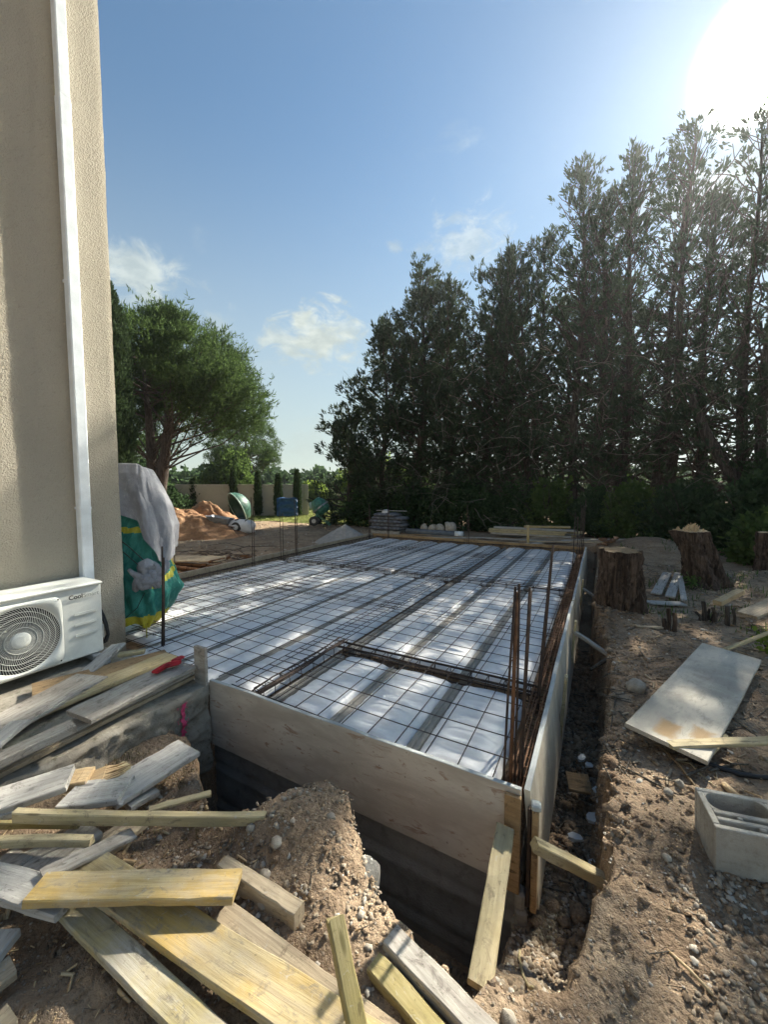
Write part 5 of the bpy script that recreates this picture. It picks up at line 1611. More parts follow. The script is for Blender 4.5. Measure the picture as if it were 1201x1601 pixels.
gs = empty('grey_cover', (-4.4, 2.6, 0.6), 'grey cloth cover draped over the green tarpaulin bundle', 'cover')
gl = -Vector(gs.location)
nu, nv = 150, 120
phi = np.linspace(-2.2, 2.2, nu); t = np.linspace(0, 1, nv)
PH, T = np.meshgrid(phi, t, indexing='ij')
SN = np.sin(PH)
hem = np.interp(PH, [-2.2, -1.2, -.6, 0, .12, .35, .6, .85, 1.2, 2.2], [1.32, 1.31, 1.24, 1.12, .92, .80, .66, .60, .70, .8])
p = np.clip((T - .2) / .8, 0, 1); topf = np.clip(T / .2, 0, 1)
zt = np.interp(SN, [-1, -.3, .15, .5, 1], [1.745, 1.755, 1.75, 1.72, 1.70]) - .06 * (topf ** 6)
ZG = zt + (hem - zt) * p
scale_ = np.where(T < .2, np.sqrt(np.clip(1 - (1 - topf) ** 2, 0, 1)) * .96 + .0, .96 + .04 * sstep(0, .1, p))
wr = np.interp(ZG, [.55, .76, 1.04, 1.3, 1.6, 1.70, 1.76], [.28, .33, .35, .27, .17, .12, .08])
bul = np.interp(ZG, [.5, .7, 1.0, 1.3, 1.6, 1.72], [.37, .38, .36, .33, .27, .22])
push = (0.022 * np.sin(PH * 8.5 + 1.5 * np.sin(p * 2.5) - 2.2 * p) * sstep(0.02, .5, p) + 0.028 * fbm(PH * 1.6, p * 1.3, 0, 311, 4) * sstep(-.1, .3, p) + 0.034 * np.abs(fbm(PH * 3.2 + p * 1.2, p * 2.2 - PH * 1.2, 0, 313, 3)) + .025)
P = wrap(PH, ZG, wr * scale_, .43 * scale_, bul * scale_, push * scale_)
v, f = grid_mesh(P)
mesh_from('sheet', v + np.array(gl), f, M['grey_sheet'], gs, True)
# knotted lump of the same cloth: bunched folds round a centre
kn = MB(); g = np.random.default_rng(17)
kc = np.array([-4.27, 2.44, .57]); e1 = np.array([E1[0], E1[1], 0.0]); e2 = np.array([E2[0], E2[1], 0.0]); e3 = np.array([0, 0, 1.0])
for i in range(17):
    a0 = g.uniform(0, 6.28); rr_ = g.uniform(.02, .135); sw = g.uniform(.9, 2.4) * (1 if i % 2 else -1)
    pts, rad_ = [], []
    for q in range(9):
        th_ = a0 + sw * q / 8; r_ = rr_ * (1 + .5 * math.sin(q * .7 + i)) + .015
        dep = .10 * math.sqrt(max(.05, 1 - (r_ / .2) ** 2)) + g.normal(0, .006)
        pts.append(kc + e2 * r_ * math.cos(th_) * .95 + e3 * r_ * math.sin(th_) * 1.15 + e1 * dep)
        rad_.append(.012 + .030 * math.sin(math.pi * (q + .6) / 9.2) * g.uniform(.8, 1.15))
    kn.tube(pts, rad_, 9)
for i in range(5):      # loose tails
    p0_ = kc + e2 * g.uniform(-.06, .08) + e1 * .09
    kn.tube([p0_, p0_ + e3 * -.08 + e2 * g.uniform(-.03, .05), p0_ + e3 * -.17 + e2 * g.uniform(-.05, .08) - e1 * .02], [.035, .04, .015], 9)
v, f = rock_mesh(.125, 71, sx=(.9, .9, 1.1))
base_ = v + kc
kn.add(base_, [tuple(q) for q in f])
kn.build('knotted_cloth', M['grey_sheet'], gs, True, loc=gl)


# ------------------------------------------------------------------ rusty props and formwork on the left
PR = 'steel props and beams left of the slab'
def at(x, y, dz=0.0): return Vector((x, y, gz(x, y) + dz))


k = 0
for (x0, y0_, x1, y1_, z, r, lab) in [(-7.9, 4.55, -6.75, 4.9, .05, .035, 'rusty steel prop at the bottom front of the pile'), (-7.9, 4.9, -6.7, 5.15, .06, .035, 'rusty steel prop at the bottom, second from the front'),
                                      (-8.0, 5.2, -6.65, 5.45, .06, .035, 'rusty steel prop at the bottom, rearmost'), (-7.95, 4.75, -6.8, 5.0, .13, .032, 'rusty steel prop in the second layer, front'), (-7.95, 5.05, -6.7, 5.3, .13, .032, 'rusty steel prop in the second layer, rear')]:
    e = empty('steel_prop', at(x0, y0_, z), lab, 'steel prop', PR)
    o = Vector(e.location); q = at(x1, y1_, z) - o
    MB().tube([(0, 0, 0), q * .62], r, 9).build('outer_tube', M['rust'], e, True)
    MB().tube([q * .6, q], r * .78, 9).build('inner_tube', M['rust'], e, True)
    MB().box(q, (.012, .12, .12), rotz(.25)).build('end_plate', M['rust'], e)
    k += 1
for (x0, y0_, x1, y1_, z, w_, t_, mt, lab) in [(-8.1, 5.1, -6.85, 5.55, .22, .62, .02, 'wood_tan', 'curved tan plywood sheet on top of the rusty props'), (-7.4, 4.35, -6.45, 5.6, .03, .08, .05, 'wood_grey', 'long grey timber leaning in front of the prop pile'), (-7.2, 4.35, -6.42, 5.3, .09, .05, .04, 'wood_tan', 'thin tan batten lying on the grey timber by the slab'),
                                               (-6.9, 5.6, -6.5, 7.2, .03, .10, .03, 'wood_tan', 'tan board on the ground beside the left shuttering'), (-6.85, 7.0, -6.75, 7.3, .08, .10, .03, 'wood_silver', 'small pale offcut at the end of the tan board')]:
    p, q = at(x0, y0_, z), at(x1, y1_, z)
    beam('timber', p, q, w_, t_, M[mt], lab, 'timber', seed=60 + k); k += 1
b = MB(); rr = random.Random(9)
for i in range(16):
    x, y, a = rr.uniform(-7.2, -6.7), rr.uniform(5.2, 6.2), rr.uniform(0, 6)
    b.box(at(x, y, rr.uniform(.04, .24)), (rr.uniform(.1, .35), .09, .05), Matrix.Rotation(a, 3, 'Z') @ Matrix.Rotation(rr.uniform(-.5, .5), 3, 'X'), .004)
tag(b.build('scrap_iron', M['rust']), kind='stuff')
b = MB()
for i in range(26):
    p = at(rr.uniform(-8.3, -7.2), rr.uniform(5.5, 6.7), rr.uniform(.05, .28)); a = rr.uniform(-.5, .9)
    dv = Vector((math.cos(a), math.sin(a), rr.uniform(-.15, .15))) * rr.uniform(.3, .7)
    b.tube([p - dv, p + Vector((0, 0, rr.uniform(-.02, .1))), p + dv], .008, 4)
tag(b.build('steel_offcuts', M['rebar']), kind='stuff')

# ------------------------------------------------------------------ heaps
def heap(name, label, cat, c, rx, ry, h, mat, seed, rough=.12, lobes=(), pw=1.0, n=80):
    r = np.linspace(0, 1, n // 2); a = np.linspace(0, 2 * np.pi, n + 1)
    A, R_ = np.meshgrid(a, r, indexing='ij')
    X, Y = np.cos(A) * R_, np.sin(A) * R_
    k = 1 + .16 * fbm(np.cos(A) * 1.5, np.sin(A) * 1.5, 0, seed, 3)
    Z = h * np.clip(1 - R_ ** pw, 0, 1)
    Z = Z + h * rough * fbm(X * 4, Y * 4, 0, seed + 1, 4) * sstep(1, .7, R_) + h * rough * .35 * fbm(X * 15, Y * 15, 0, seed + 2, 3) * sstep(1, .85, R_)
    for (lx_, ly_, lw, lh) in lobes:
        Z = Z + lh * np.exp(-((X - lx_) ** 2 + (Y - ly_) ** 2) / lw ** 2) * sstep(1, .8, R_)
    P = np.stack([X * rx * k, Y * ry * k, Z - .06 * sstep(.9, 1, R_)], -1); P[-1] = P[0]
    v, f = grid_mesh(P)
    o = mesh_from(name, v, f, mat, None, True, (c[0], c[1], gz(c[0], c[1]) - .02))
    return tag(o, label, cat)


heap('soil_heap', 'large heap of ochre dug soil in front of the big pine', 'soil heap', (-13.7, 9.3), 2.9, 1.75, .85, M['soil'], 401, .26, ((-.4, .2, .35, .35), (.3, -.3, .3, .15)), 1.2, 120)
heap('soil_heap', 'darker rear heap of soil below the green half shell', 'soil heap', (-15.3, 11.2), 2.6, 1.5, 1.0, M['soil'], 405, .2, ((.3, 0, .3, .2),), 1.15, 100)
heap('sand_heap', 'smooth grey conical sand heap by the far left slab corner', 'sand heap', (-7.15, 10.4), 1.05, .95, .58, M['sand'], 409, .03, (), 1.0)
heap('sand_heap', 'flat spill of grey sand between the sand cone and the board', 'sand heap', (-6.75, 9.4), .5, .9, .07, M['sand'], 411, .1, (), 2.0)

# green half shell, wheelbarrow, white bag
e = empty('green_shell', (-15.1, 12.9, -0.1), 'dark green open dome shell with a pale rim behind the soil heap', 'tank shell')
Mx = rotz(R(28.8) - .85) @ Matrix.Rotation(R(-66), 3, 'X')
MB().lathe([(.02, .62), (.25, .60), (.48, .50), (.66, .32), (.76, .12), (.78, 0)], 40, Mx, (0, 0, .55)).build('shell', M['shell_green'], e, True)
MB().lathe([(.775, 0), (.75, 0), (.72, .12), (.62, .29), (.45, .46), (.22, .56), (.02, .575)], 40, Mx, (0, 0, .55)).build('shaded_inside', M['green_shell'], e, True)  # added liner, darker than the outside to paint in the shaded hollow
MB().lathe([(.765, -.02), (.795, -.02), (.795, .02), (.77, .022), (.765, -.02)], 40, Mx, (0, 0, .55)).build('rim', M['pale_rim'], e, True)
MB().lathe([(.001, .66), (.12, .65), (.13, .60)], 16, Mx, (0, 0, .55)).build('cap', M['foam'], e, True)

e = empty('wheelbarrow', (-12.05, 9.55, -0.18), 'grey wheelbarrow leaning beside the white bag at the foot of the soil heap', 'wheelbarrow', rz=.4)
V = [(-.42, -.3, .62), (.42, -.26, .50), (.42, .26, .50), (-.42, .3, .62), (-.25, -.18, .36), (.28, -.16, .30), (.28, .16, .30), (-.25, .18, .36)]
MB().add(V, [(0, 1, 5, 4), (1, 2, 6, 5), (2, 3, 7, 6), (3, 0, 4, 7), (4, 5, 6, 7)]).build('tray', M['steel'], e)
b = MB()
for sy in (-1, 1):
    b.tube([(-.95, sy * .28, .55), (-.3, sy * .2, .34), (.55, sy * .06, .2)], .017, 6)
    b.tube([(-.3, sy * .2, .34), (-.34, sy * .22, 0.0)], .016, 6)
b.build('frame', M['rust'], e)
MB().lathe([(.1, -.04), (.17, -.045), (.19, 0), (.17, .045), (.1, .04)], 20, Matrix.Rotation(R(90), 3, 'X'), (.58, 0, .19)).build('wheel', M['rubber'], e, True)


def pillow(name, c, s, mat, label, cat, group=None, rz=0.0, seed=0, n=26, parent=None):
    u = np.linspace(-1, 1, n); U, V_ = np.meshgrid(u, u, indexing='ij')
    e_ = (np.clip(1 - np.abs(U) ** 5, 0, 1) * np.clip(1 - np.abs(V_) ** 5, 0, 1)) ** .4
    w1 = .22 * fbm(U * 2, V_ * 2, seed, 501, 3) - .16 * np.abs(fbm(U * 4, V_ * 4, seed, 503, 3))
    T_ = np.stack([U * (1 + .05 * w1), V_ * (1 + .06 * w1), e_ * (1 + w1)], -1)
    Bm = np.stack([U, V_, -e_ * .9], -1)
    v1, f1 = grid_mesh(T_); v2, f2 = grid_mesh(Bm[:, ::-1])
    v = np.concatenate([v1, v2]) * np.array(s) / 2
    o = mesh_from(name, v, np.concatenate([f1, f2 + len(v1)]), mat, parent, True, c)
    o.rotation_euler = (0, 0, rz)
    return tag(o, label, cat, group)


v, f = rock_mesh(.5, 23, sx=(1.25, .75, .56))
cr_ = 1 + .10 * fbm(v[:, 0] * 5, v[:, 1] * 5, v[:, 2] * 5, 531, 3)[:, None] - .16 * np.abs(fbm(v[:, 0] * 3.3, v[:, 1] * 3.3, v[:, 2] * 3.3, 533, 3))[:, None]
o = mesh_from('white_bag', v * cr_, f, M['white_bag'], None, True, (-11.55, 10.05, .04)); o.rotation_euler = (0, 0, .5)
tag(o, 'big crumpled white woven bag lying before the soil heap', 'bag')
b = MB()
for a, c_ in (((-.5, .1, .16), (-.2, -.25, .26)), ((-.1, -.3, .22), (.1, .2, .28)), ((.25, -.3, .2), (.4, .1, .22))):
    b.tube([a, ((a[0] + c_[0]) / 2, (a[1] + c_[1]) / 2, .29), c_], .018, 5)
tag(b.build('strap', M['rubber'], o), kind='stuff')

# cement mixer
e = empty('cement_mixer', (-10.55, 13.35, -0.18), 'green tilted cement mixer on two wheels at the lawn edge', 'cement mixer', rz=R(28.8))
Md = Matrix.Rotation(R(-38), 3, 'Y')
MB().lathe([(.001, -.36), (.20, -.35), (.34, -.22), (.37, -.02), (.35, .12), (.22, .34), (.20, .37), (.17, .37), (.19, .33), (.31, .1), (.33, -.1)], 28, Md, (.06, 0, .80)).build('drum', M['green_paint'], e, True)
MB().lathe([(.375, -.06), (.40, -.06), (.40, .0), (.375, .0)], 28, Md, (.06, 0, .80)).build('ring_gear', M['steel'], e)
MB().box((-.30, .02, .86), (.22, .26, .26), rotz(.2), .04).build('motor_box', M['pale_rim'], e)
for sy in (-1, 1):
    w_ = MB().lathe([(.09, -.035), (.17, -.05), (.205, -.03), (.205, .03), (.17, .05), (.09, .035)], 24, Matrix.Rotation(R(90), 3, 'X'), (-.14 + .02 * sy, sy * .30, .205)).build('wheel', M['rubber'], e, True)
    MB().lathe([(.001, -.03), (.09, -.035), (.09, .035), (.001, .03)], 18, Matrix.Rotation(R(90), 3, 'X'), (-.14 + .02 * sy, sy * .30, .205)).build('rim', M['steel'], w_, False)
b = MB()
b.tube([(-.14, -.32, .205), (-.14, .32, .205)], .025, 7)
for sy in (-1, 1):
    b.tube([(-.16, sy * .22, .2), (-.02, sy * .24, .55), (.0, sy * .40, .8)], .028, 7)
    b.tube([(-.02, sy * .22, .45), (.5, sy * .2, .0)], .026, 7)
b.tube([(.5, -.2, .02), (.5, .2, .02)], .024, 7)
b.tube([(-.1, -.42, .78), (.15, -.44, .95), (.3, -.42, .8), (.15, -.42, .62), (-.1, -.42, .78)], .018, 6)
b.build('frame', M['green_paint'], e)

# grey bags on their pallet
BG = 'stacked grey bags by the hedge'
names_l = ['bottom', 'second', 'third', 'fourth', 'top']
names_c = ['left', 'middle', 'right']
pal = empty('pallet', (-7.0, 13.2, gz(-7.0, 13.2)), 'wooden pallet under the stack of grey bags', 'pallet')
for i in range(5):
    MB().box((-.55 + i * .275, 0, .115), (.11, .85, .022), rotz(0)).build('slat', M['wood_grey'], pal)
for i in (-1, 0, 1):
    MB().box((0, i * .37, .055), (1.2, .09, .09)).build('bearer', M['wood_grey'], pal)
for l in range(5):
    for c_ in range(3 if l < 4 else 2):
        x = -7.42 + c_ * .42 + (0.05 if l % 2 else -.03) + (.2 if l == 4 else 0)
        z = gz(-7.0, 13.2) + .20 + l * .125
        pillow('grey_bag', (x, 13.1 + .03 * (l % 2), z), (.50, .62, .17), M['bag_grey'], f'grey plastic bag in the {names_l[l]} layer of the stack, {names_c[c_]} one', 'bag', BG, random.uniform(-.12, .12), l * 5 + c_)
o = MB().box((0, 0, 0), (1.15, .12, .02), Matrix.Rotation(.02, 3, 'Y'), .004).build('plank', M['wood_silver'], loc=(-6.85, 13.05, gz(-7, 13.2) + .86)); o.rotation_euler = (0, 0, R(20))
tag(o, 'thin white strip lying across the top of the grey bag stack', 'plank')
v, f = rock_mesh(.14, 9, sx=(1.2, .8, .8))
o = mesh_from('wrapped_parcel', v, f, M['white_bag'], None, True, (-7.1, 13.0, gz(-7, 13.2) + .80)); tag(o, 'small white crumpled parcel on top of the grey bags', 'parcel')

# pipe, rocks, lumber beyond the far board
p0 = Vector((-6.2, 13.0, gz(-6.2, 13) + .10))
e = empty('drain_pipe', p0, 'long grey plastic drain pipe with a white end lying by the hedge', 'pipe')
q = Vector((2.15, .05, -.02))
MB().lathe([(.085, 0), (.10, 0), (.10, q.length * .86), (.085, q.length * .86)], 18, q.to_track_quat('Z', 'Y').to_matrix()).build('tube', M['greypipe'], e, True)
MB().lathe([(.088, q.length * .861), (.106, q.length * .861), (.106, q.length), (.088, q.length)], 18, q.to_track_quat('Z', 'Y').to_matrix()).build('collar', M['foam'], e, True)
for i, (x, y, r, lab) in enumerate([(-5.75, 13.6, .2, 'leftmost grey rock behind the drain pipe'), (-5.42, 13.65, .2, 'second grey rock behind the drain pipe'), (-5.12, 13.6, .22, 'third grey rock behind the drain pipe'), (-4.75, 13.7, .27, 'largest grey rock at the right end behind the pipe')]):
    v, f = rock_mesh(r, 60 + i * 2, sx=(.9, .8, .9))
    o = mesh_from('rock', v, f, M['stone'], None, False, (x, y, gz(x, y) + r * .7)); tag(o, lab, 'rock', 'grey rocks by the hedge')
LB = 'lumber stacked beyond the far board'
lum = [(-3.15, 13.2, -.72, 13.35, .06, 'bottom plank of the lumber stack, front'), (-3.1, 13.45, -.6, 13.55, .06, 'bottom plank of the lumber stack, rear'), (-3.2, 13.15, -.9, 13.3, .125, 'second layer plank of the lumber stack, front'), (-3.1, 13.4, -.5, 13.6, .125, 'second layer plank of the lumber stack, rear'),
       (-3.2, 13.2, -.85, 13.3, .19, 'third layer plank of the lumber stack, front'), (-3.0, 13.42, -.4, 13.5, .19, 'third layer plank of the lumber stack, rear'), (-3.05, 13.22, -.6, 13.3, .255, 'fourth layer plank of the lumber stack'), (-2.1, 13.25, -.75, 13.4, .32, 'yellow plank on the very top of the lumber stack')]
for i, (x0, y0_, x1, y1_, z, lab) in enumerate(lum):
    zb = gz(-1.9, 13.3)
    beam('lumber_plank', (x0, y0_, zb + z), (x1, y1_, zb + z + (.03 if i == 7 else 0)), .2, .058, M['wood_yellow' if i == 7 else ('wood_straw' if i % 3 else 'wood_silver')], lab, 'plank', group=LB, seed=70 + i)
flat = [(-5.9, 11.3, -3.9, 11.8, .03, 'wood_tan', 'long tan board on the ground behind the far left shuttering'), (-5.2, 11.7, -3.2, 12.2, .05, 'wood_grey', 'grey board crossing the ground before the drain pipe'), (-4.5, 11.35, -2.7, 11.5, .03, 'wood_straw', 'straw coloured board close behind the middle of the far board'), (-3.4, 12.3, -.7, 12.0, .04, 'wood_grey', 'long thin grey board in front of the lumber stack'),
        (-2.2, 11.2, -.6, 12.3, .05, 'wood_silver', 'silvery board lying diagonally before the lumber stack'), (-2.0, 11.9, .2, 11.4, .03, 'wood_tan', 'tan board running towards the far right corner'), (-.9, 12.3, .7, 12.1, .05, 'wood_grey', 'grey board behind the far right rebar group'), (-6.2, 12.0, -5.2, 12.5, .04, 'wood_brown', 'short brown board in front of the grey bags'), (-3.0, 11.3, -1.2, 11.15, .04, 'wood_straw', 'pale board just behind the far board, near the yellow stake')]
for i, (x0, y0_, x1, y1_, z, mt, lab) in enumerate(flat):
    beam('board', (x0, y0_, gz(x0, y0_) + z), (x1, y1_, gz(x1, y1_) + z), .13, .03, M[mt], lab, 'board', group='boards on the ground past the slab', seed=80 + i)
beam('marker_stake', (-1.72, 11.6, gz(-1.7, 11.6) - .1), (-1.74, 11.6, .40), .07, .03, M['wood_yellow'], 'yellow wooden stake standing upright before the lumber stack', 'stake', up=(0, 1, 0), seed=95)
b = MB(); rr = random.Random(12)
for i in range(14):
    b.box(at(.15 + rr.gauss(0, .12), 10.9 + rr.gauss(0, .2), rr.uniform(.05, .2)), (rr.uniform(.1, .25), .06, .05), Matrix.Rotation(rr.uniform(0, 6), 3, 'Z') @ Matrix.Rotation(rr.uniform(-.6, .6), 3, 'X'), .008)
tag(b.build('scrap_heap', M['rust']), kind='stuff')

# ------------------------------------------------------------------ garden wall and slim cypresses
gw = empty('garden_wall', (-17.4, 16.8, -0.2), 'beige rendered garden wall behind the lawn', 'wall')
a0, a1 = Vector((-21.5, 13.2, 0)), Vector((-15.62, 18.40, 0))
dv = (a1 - a0).normalized(); L = (a1 - a0).length
rot = math.atan2(dv.y, dv.x)
mid = (a0 + a1) / 2 - Vector((gw.location.x, gw.location.y, 0))
MB().box(mid + Vector((0, 0, .82)), (L, .18, 1.85), rotz(rot), .01).build('panel', M['wallpaint'], gw)
MB().box(mid + Vector((0, 0, 1.77)), (L + .04, .24, .05), rotz(rot), .01).build('coping', M['wallpaint'], gw)
MB().box(mid + dv * (L / 2 + .12) + Vector((0, 0, .83)), (.22, .24, 1.95), rotz(rot), .01).build('end_pier', M['wallpaint'], gw)


def quat_rand(g, n):
    q = g.normal(size=(n, 4)); q /= np.linalg.norm(q, axis=1)[:, None]
    w_, x, y, z = q.T
    return np.stack([np.stack([1 - 2 * (y * y + z * z), 2 * (x * y - z * w_), 2 * (x * z + y * w_)], -1), np.stack([2 * (x * y + z * w_), 1 - 2 * (x * x + z * z), 2 * (y * z - x * w_)], -1), np.stack([2 * (x * z - y * w_), 2 * (y * z + x * w_), 1 - 2 * (x * x + y * y)], -1)], 1)


def leaf_cloud(centres, axes, nleaf, length, width, spread, g, rad, fold=False):
    """for each centre a spray of nleaf slim kites pointing roughly along its axis"""
    n = len(centres)
    ax = axes / np.linalg.norm(axes, axis=1)[:, None]
    d_ = ax[:, None, :] + g.normal(0, spread, (n, nleaf, 3))
    d_ /= np.linalg.norm(d_, axis=2)[..., None]
    base = centres[:, None, :] + ax[:, None, :] * g.uniform(-.5, .5, (n, nleaf, 1)) * rad + g.normal(0, .32, (n, nleaf, 3)) * rad
    side = np.cross(d_, g.normal(size=(n, nleaf, 3)))
    side /= np.linalg.norm(side, axis=2)[..., None] + 1e-9
    l = length * g.uniform(.6, 1.35, (n, nleaf, 1)); w_ = width * g.uniform(.6, 1.3, (n, nleaf, 1))
    P = np.stack([base, base + d_ * l * .45 + side * w_, base + d_ * l, base + d_ * l * .4 - side * w_], 2)
    return P.reshape(-1, 3)


def leaves_obj(name, P, mat, parent, loc):
    F = np.arange(len(P)).reshape(-1, 4)
    return mesh_from(name, P - np.array(loc), F, mat, parent)


def slim_cypress(x, y, h, r, label, seed, n=900, group='slim cypresses along the garden wall'):
    g = np.random.default_rng(seed)
    z0 = gz(x, y)
    e = empty('slim_cypress', (x, y, z0), label, 'cypress', group)
    MB().tube([(0, 0, -.1), (0, 0, h * .5), (0, 0, h * .9)], [r * .22, r * .14, .01], 6).build('trunk', M['bark'], e)
    t = g.uniform(0.03, 1, n) ** .9
    prof = np.interp(t, [0, .08, .3, .7, .9, 1], [.5, .85, 1, .8, .45, .08]) * r
    a = g.uniform(0, 6.28, n); q = np.sqrt(g.uniform(.25, 1, n)) * prof * (1 + .25 * vnoise(a * 2, t * 9, 0, seed))
    c = np.stack([q * np.cos(a), q * np.sin(a), t * h], -1)
    ax = np.stack([.25 * np.cos(a), .25 * np.sin(a), np.ones(n)], -1)
    leaves_obj('crown', leaf_cloud(c, ax, 9, .16, .026, .30, g, min(r * .4, .16)), M['cyp_slim'], e, (0, 0, 0))
    return e


for (x, y, h, r, lab, sd) in [(-20.35, 16.0 - 1.6, 2.1, .28, 'broad dark slim cypress at the left end of the garden wall', 1), (-18.45, 15.55, 2.7, .18, 'slim cypress behind the green half shell', 2), (-17.35, 16.35, 2.55, .17, 'slim cypress standing before the middle of the garden wall', 3), (-16.05, 16.65, 2.35, .18, 'slim cypress just left of the blue tarpaulin', 4), (-15.25, 17.35, 2.6, .19, 'slim cypress just right of the blue tarpaulin', 5)]:
    slim_cypress(x, y, h, r, lab, sd)
slim_cypress(-14.45, 7.3, 8.3, .62, 'tall green columnar cypress half hidden by the house corner', 6, 4200, 'tall columnar trees by the house')

o = empty('blue_cover', (-15.7, 17.0, -0.2), 'blue tarpaulin covering a low box against the garden wall', 'tarpaulin')
u = np.linspace(0, 1, 40); U, V_ = np.meshgrid(u, u, indexing='ij')
sag = .05 * np.sin(V_ * 16 + 2.5 * (U - .5) ** 2 * 8) + .04 * fbm(U * 4, V_ * 4, 0, 601, 3)
P = np.stack([(U - .5) * 1.15 + 0 * V_, -.35 + sag * .9 - .12 * (1 - V_), .02 + V_ * .98 + .02 * np.sin(U * 9)], -1)
P2 = np.stack([(U - .5) * 1.15, -.35 + V_ * .6 + sag[:, -1:] * (1 - V_), 1.0 + .02 * np.sin(U * 9) + .05 * np.sin(V_ * 3)], -1)
for P_ in (P, P2):
    v, f = grid_mesh(P_)
    v = v @ np.array(rotz(rot)).T
    mesh_from('sheet', v, f, M['blue_tarp'], o, True)
MB().box((0, 0, .48), (1.08, .6, .94), rotz(rot), .02).build('box', M['blue_tarp'], o)


# ------------------------------------------------------------------ trees
def limb_points(p, d_, L, g, droop=0.0, n=5, wig=.12):
    pts = [Vector(p)]; d_ = Vector(d_).normalized()
    for i in range(n):
        d_ = (d_ + Vector(g.normal(0, wig, 3)) + Vector((0, 0, droop))).normalized()
        pts.append(pts[-1] + d_ * (L / n))
    return pts


def conifer(x, y, h, r, label, seed, nl=110, per=13, base=.10, lean=(0, 0), tips=1, dens=1.0, group='dark conifers of the hedge row', leafl=.18, leafw=.027, nleaf=14, trunk_r=.17, pt=.5, stems=1, thin=0.0):
    """old hedge cypress: trunks, upswept limbs, ragged flame-like sprays with gaps between them"""
    g = np.random.default_rng(seed)
    z0 = gz(x, y)
    e = empty('conifer', (x, y, z0), label, 'conifer', group)
    C_, A_ = [], []
    limbs = MB()
    for s in range(stems):
        off = Vector((g.normal(0, .25), g.normal(0, .2), 0)) if stems > 1 else Vector((0, 0, 0))
        hh = h * (1 if s == 0 else g.uniform(.82, .97))
        lx_, ly_ = lean[0] + (g.normal(0, .5) if stems > 1 else 0), lean[1] + (g.normal(0, .3) if stems > 1 else 0)
        tr = [off + Vector((lx_ * t + .10 * math.sin(t * 7 + seed), ly_ * t + .10 * math.cos(t * 5 + seed), hh * t)) for t in np.linspace(0, 1, 14)]
        MB().tube([tr[0] - Vector((0, 0, .3))] + tr, [trunk_r * 1.4] + [trunk_r * (1 - .93 * t) + .008 for t in np.linspace(0, 1, 14)], 9).build('trunk', M['bark'], e, True)
        nls = int(nl / stems)
        for i in range(nls):
            t = base + (1 - base) * ((i + g.uniform(0, 1)) / nls) ** .92
            p = tr[0].lerp(tr[-1], t); k = t * 13
            i0 = min(12, int(k)); p = tr[i0].lerp(tr[i0 + 1], k - i0)
            a = g.uniform(0, 6.28)
            prof = float(np.interp(t, [0, .1, .22, .45, .7, .88, 1], [.75, .9, 1, 1.0, .92, .66, .2]))
            L = r * prof * g.uniform(.45, 1.25) + .12
            up = float(np.interp(t, [0, .25, .6, .85, 1], [-.05, .18, .5, .9, 1.6])) + g.normal(0, .22)
            pts = limb_points(p, (math.cos(a), math.sin(a), up), L, g, .09, 5, .17)
            limbs.tube(pts, [max(.008, .045 * (1 - t) * (1 - .16 * q) + .010) for q in range(6)], 4, False)
            m = max(2, int(per * dens * (L / 1.3) * g.uniform(.35, 1.5) * (1 - thin * float(sstep(.32, .5, t)))))
            for q in range(m):
                s_ = g.uniform(.22, 1.05) ** .75
                kk = min(4.999, s_ * 5) if s_ < 1 else 4.999
                j = int(kk); c = pts[j].lerp(pts[j + 1], kk - j)
                dirv = (pts[j + 1] - pts[j]).normalized()
                side = Vector(g.normal(0, 1, 3)); side -= dirv * side.dot(dirv)
                c = c + side * .15 * (L ** .5)
                C_.append(c); A_.append(dirv * 1.2 + side * .45 + Vector((0, 0, pt)))
    for q in range(int(14 * tips)):      # leading shoots
        t = g.uniform(.9, 1.02); C_.append(Vector((lean[0], lean[1], h * t)) + Vector(g.normal(0, .10, 3))); A_.append(Vector((g.normal(0, .2), g.normal(0, .2), 1)))
    limbs.build('branches', M['bark'], e)
    P = leaf_cloud(np.array(C_), np.array(A_), nleaf, leafl, leafw, .33, g, .14)
    leaves_obj('crown', P, M['cyp'], e, (0, 0, 0))
    return e


HEDGE = [  # x, y, height, radius, stems, density, label
    (-10.39, 15.6, 4.9, 1.9, 1, 1.0, 'low bushy conifer at the far left end of the hedge row'),
    (-8.82, 16.0, 8.7, 2.2, 1, 0.9, 'first tall conifer of the hedge row, with boughs reaching left into the sky'),
    (-7.43, 16.4, 10.9, 2.2, 2, 0.75, 'second tall conifer, the leftmost summit of the hedge row'),
    (-5.97, 16.5, 10.0, 2.1, 1, 0.6, 'conifer just right of the leftmost hedge summit'),
    (-4.77, 16.6, 10.6, 2.1, 2, 0.52, 'conifer with a twin summit behind the rocks and drain pipe'),
    (-3.38, 16.7, 10.8, 2.1, 1, 0.45, 'conifer behind the left half of the lumber stack'),
    (-2.1, 16.8, 11.3, 2.1, 2, 0.4, 'conifer behind the right half of the lumber stack'),
    (-0.84, 16.6, 12.9, 2.1, 1, 0.4, 'conifer with a pointed summit above the far right rebar group'),
    (-0.09, 16.8, 11.7, 2.0, 1, 0.3, 'narrow conifer between the two highest pointed summits'),
    (0.65, 16.6, 12.5, 2.0, 1, 0.32, 'conifer with a forked summit behind the first stump'),
    (1.88, 16.6, 12.7, 2.1, 2, 0.3, 'conifer with the highest summit left of the sun'),
    (2.86, 16.4, 10.4, 2.4, 1, 0.28, 'open conifer with visible limbs just below the sun'),
    (4.05, 16.0, 12.2, 2.3, 2, 0.28, 'large open conifer at the right edge beside the sun'),
    (5.6, 15.8, 12.3, 2.4, 1, 0.28, 'conifer beyond the right edge of the hedge row'),
]
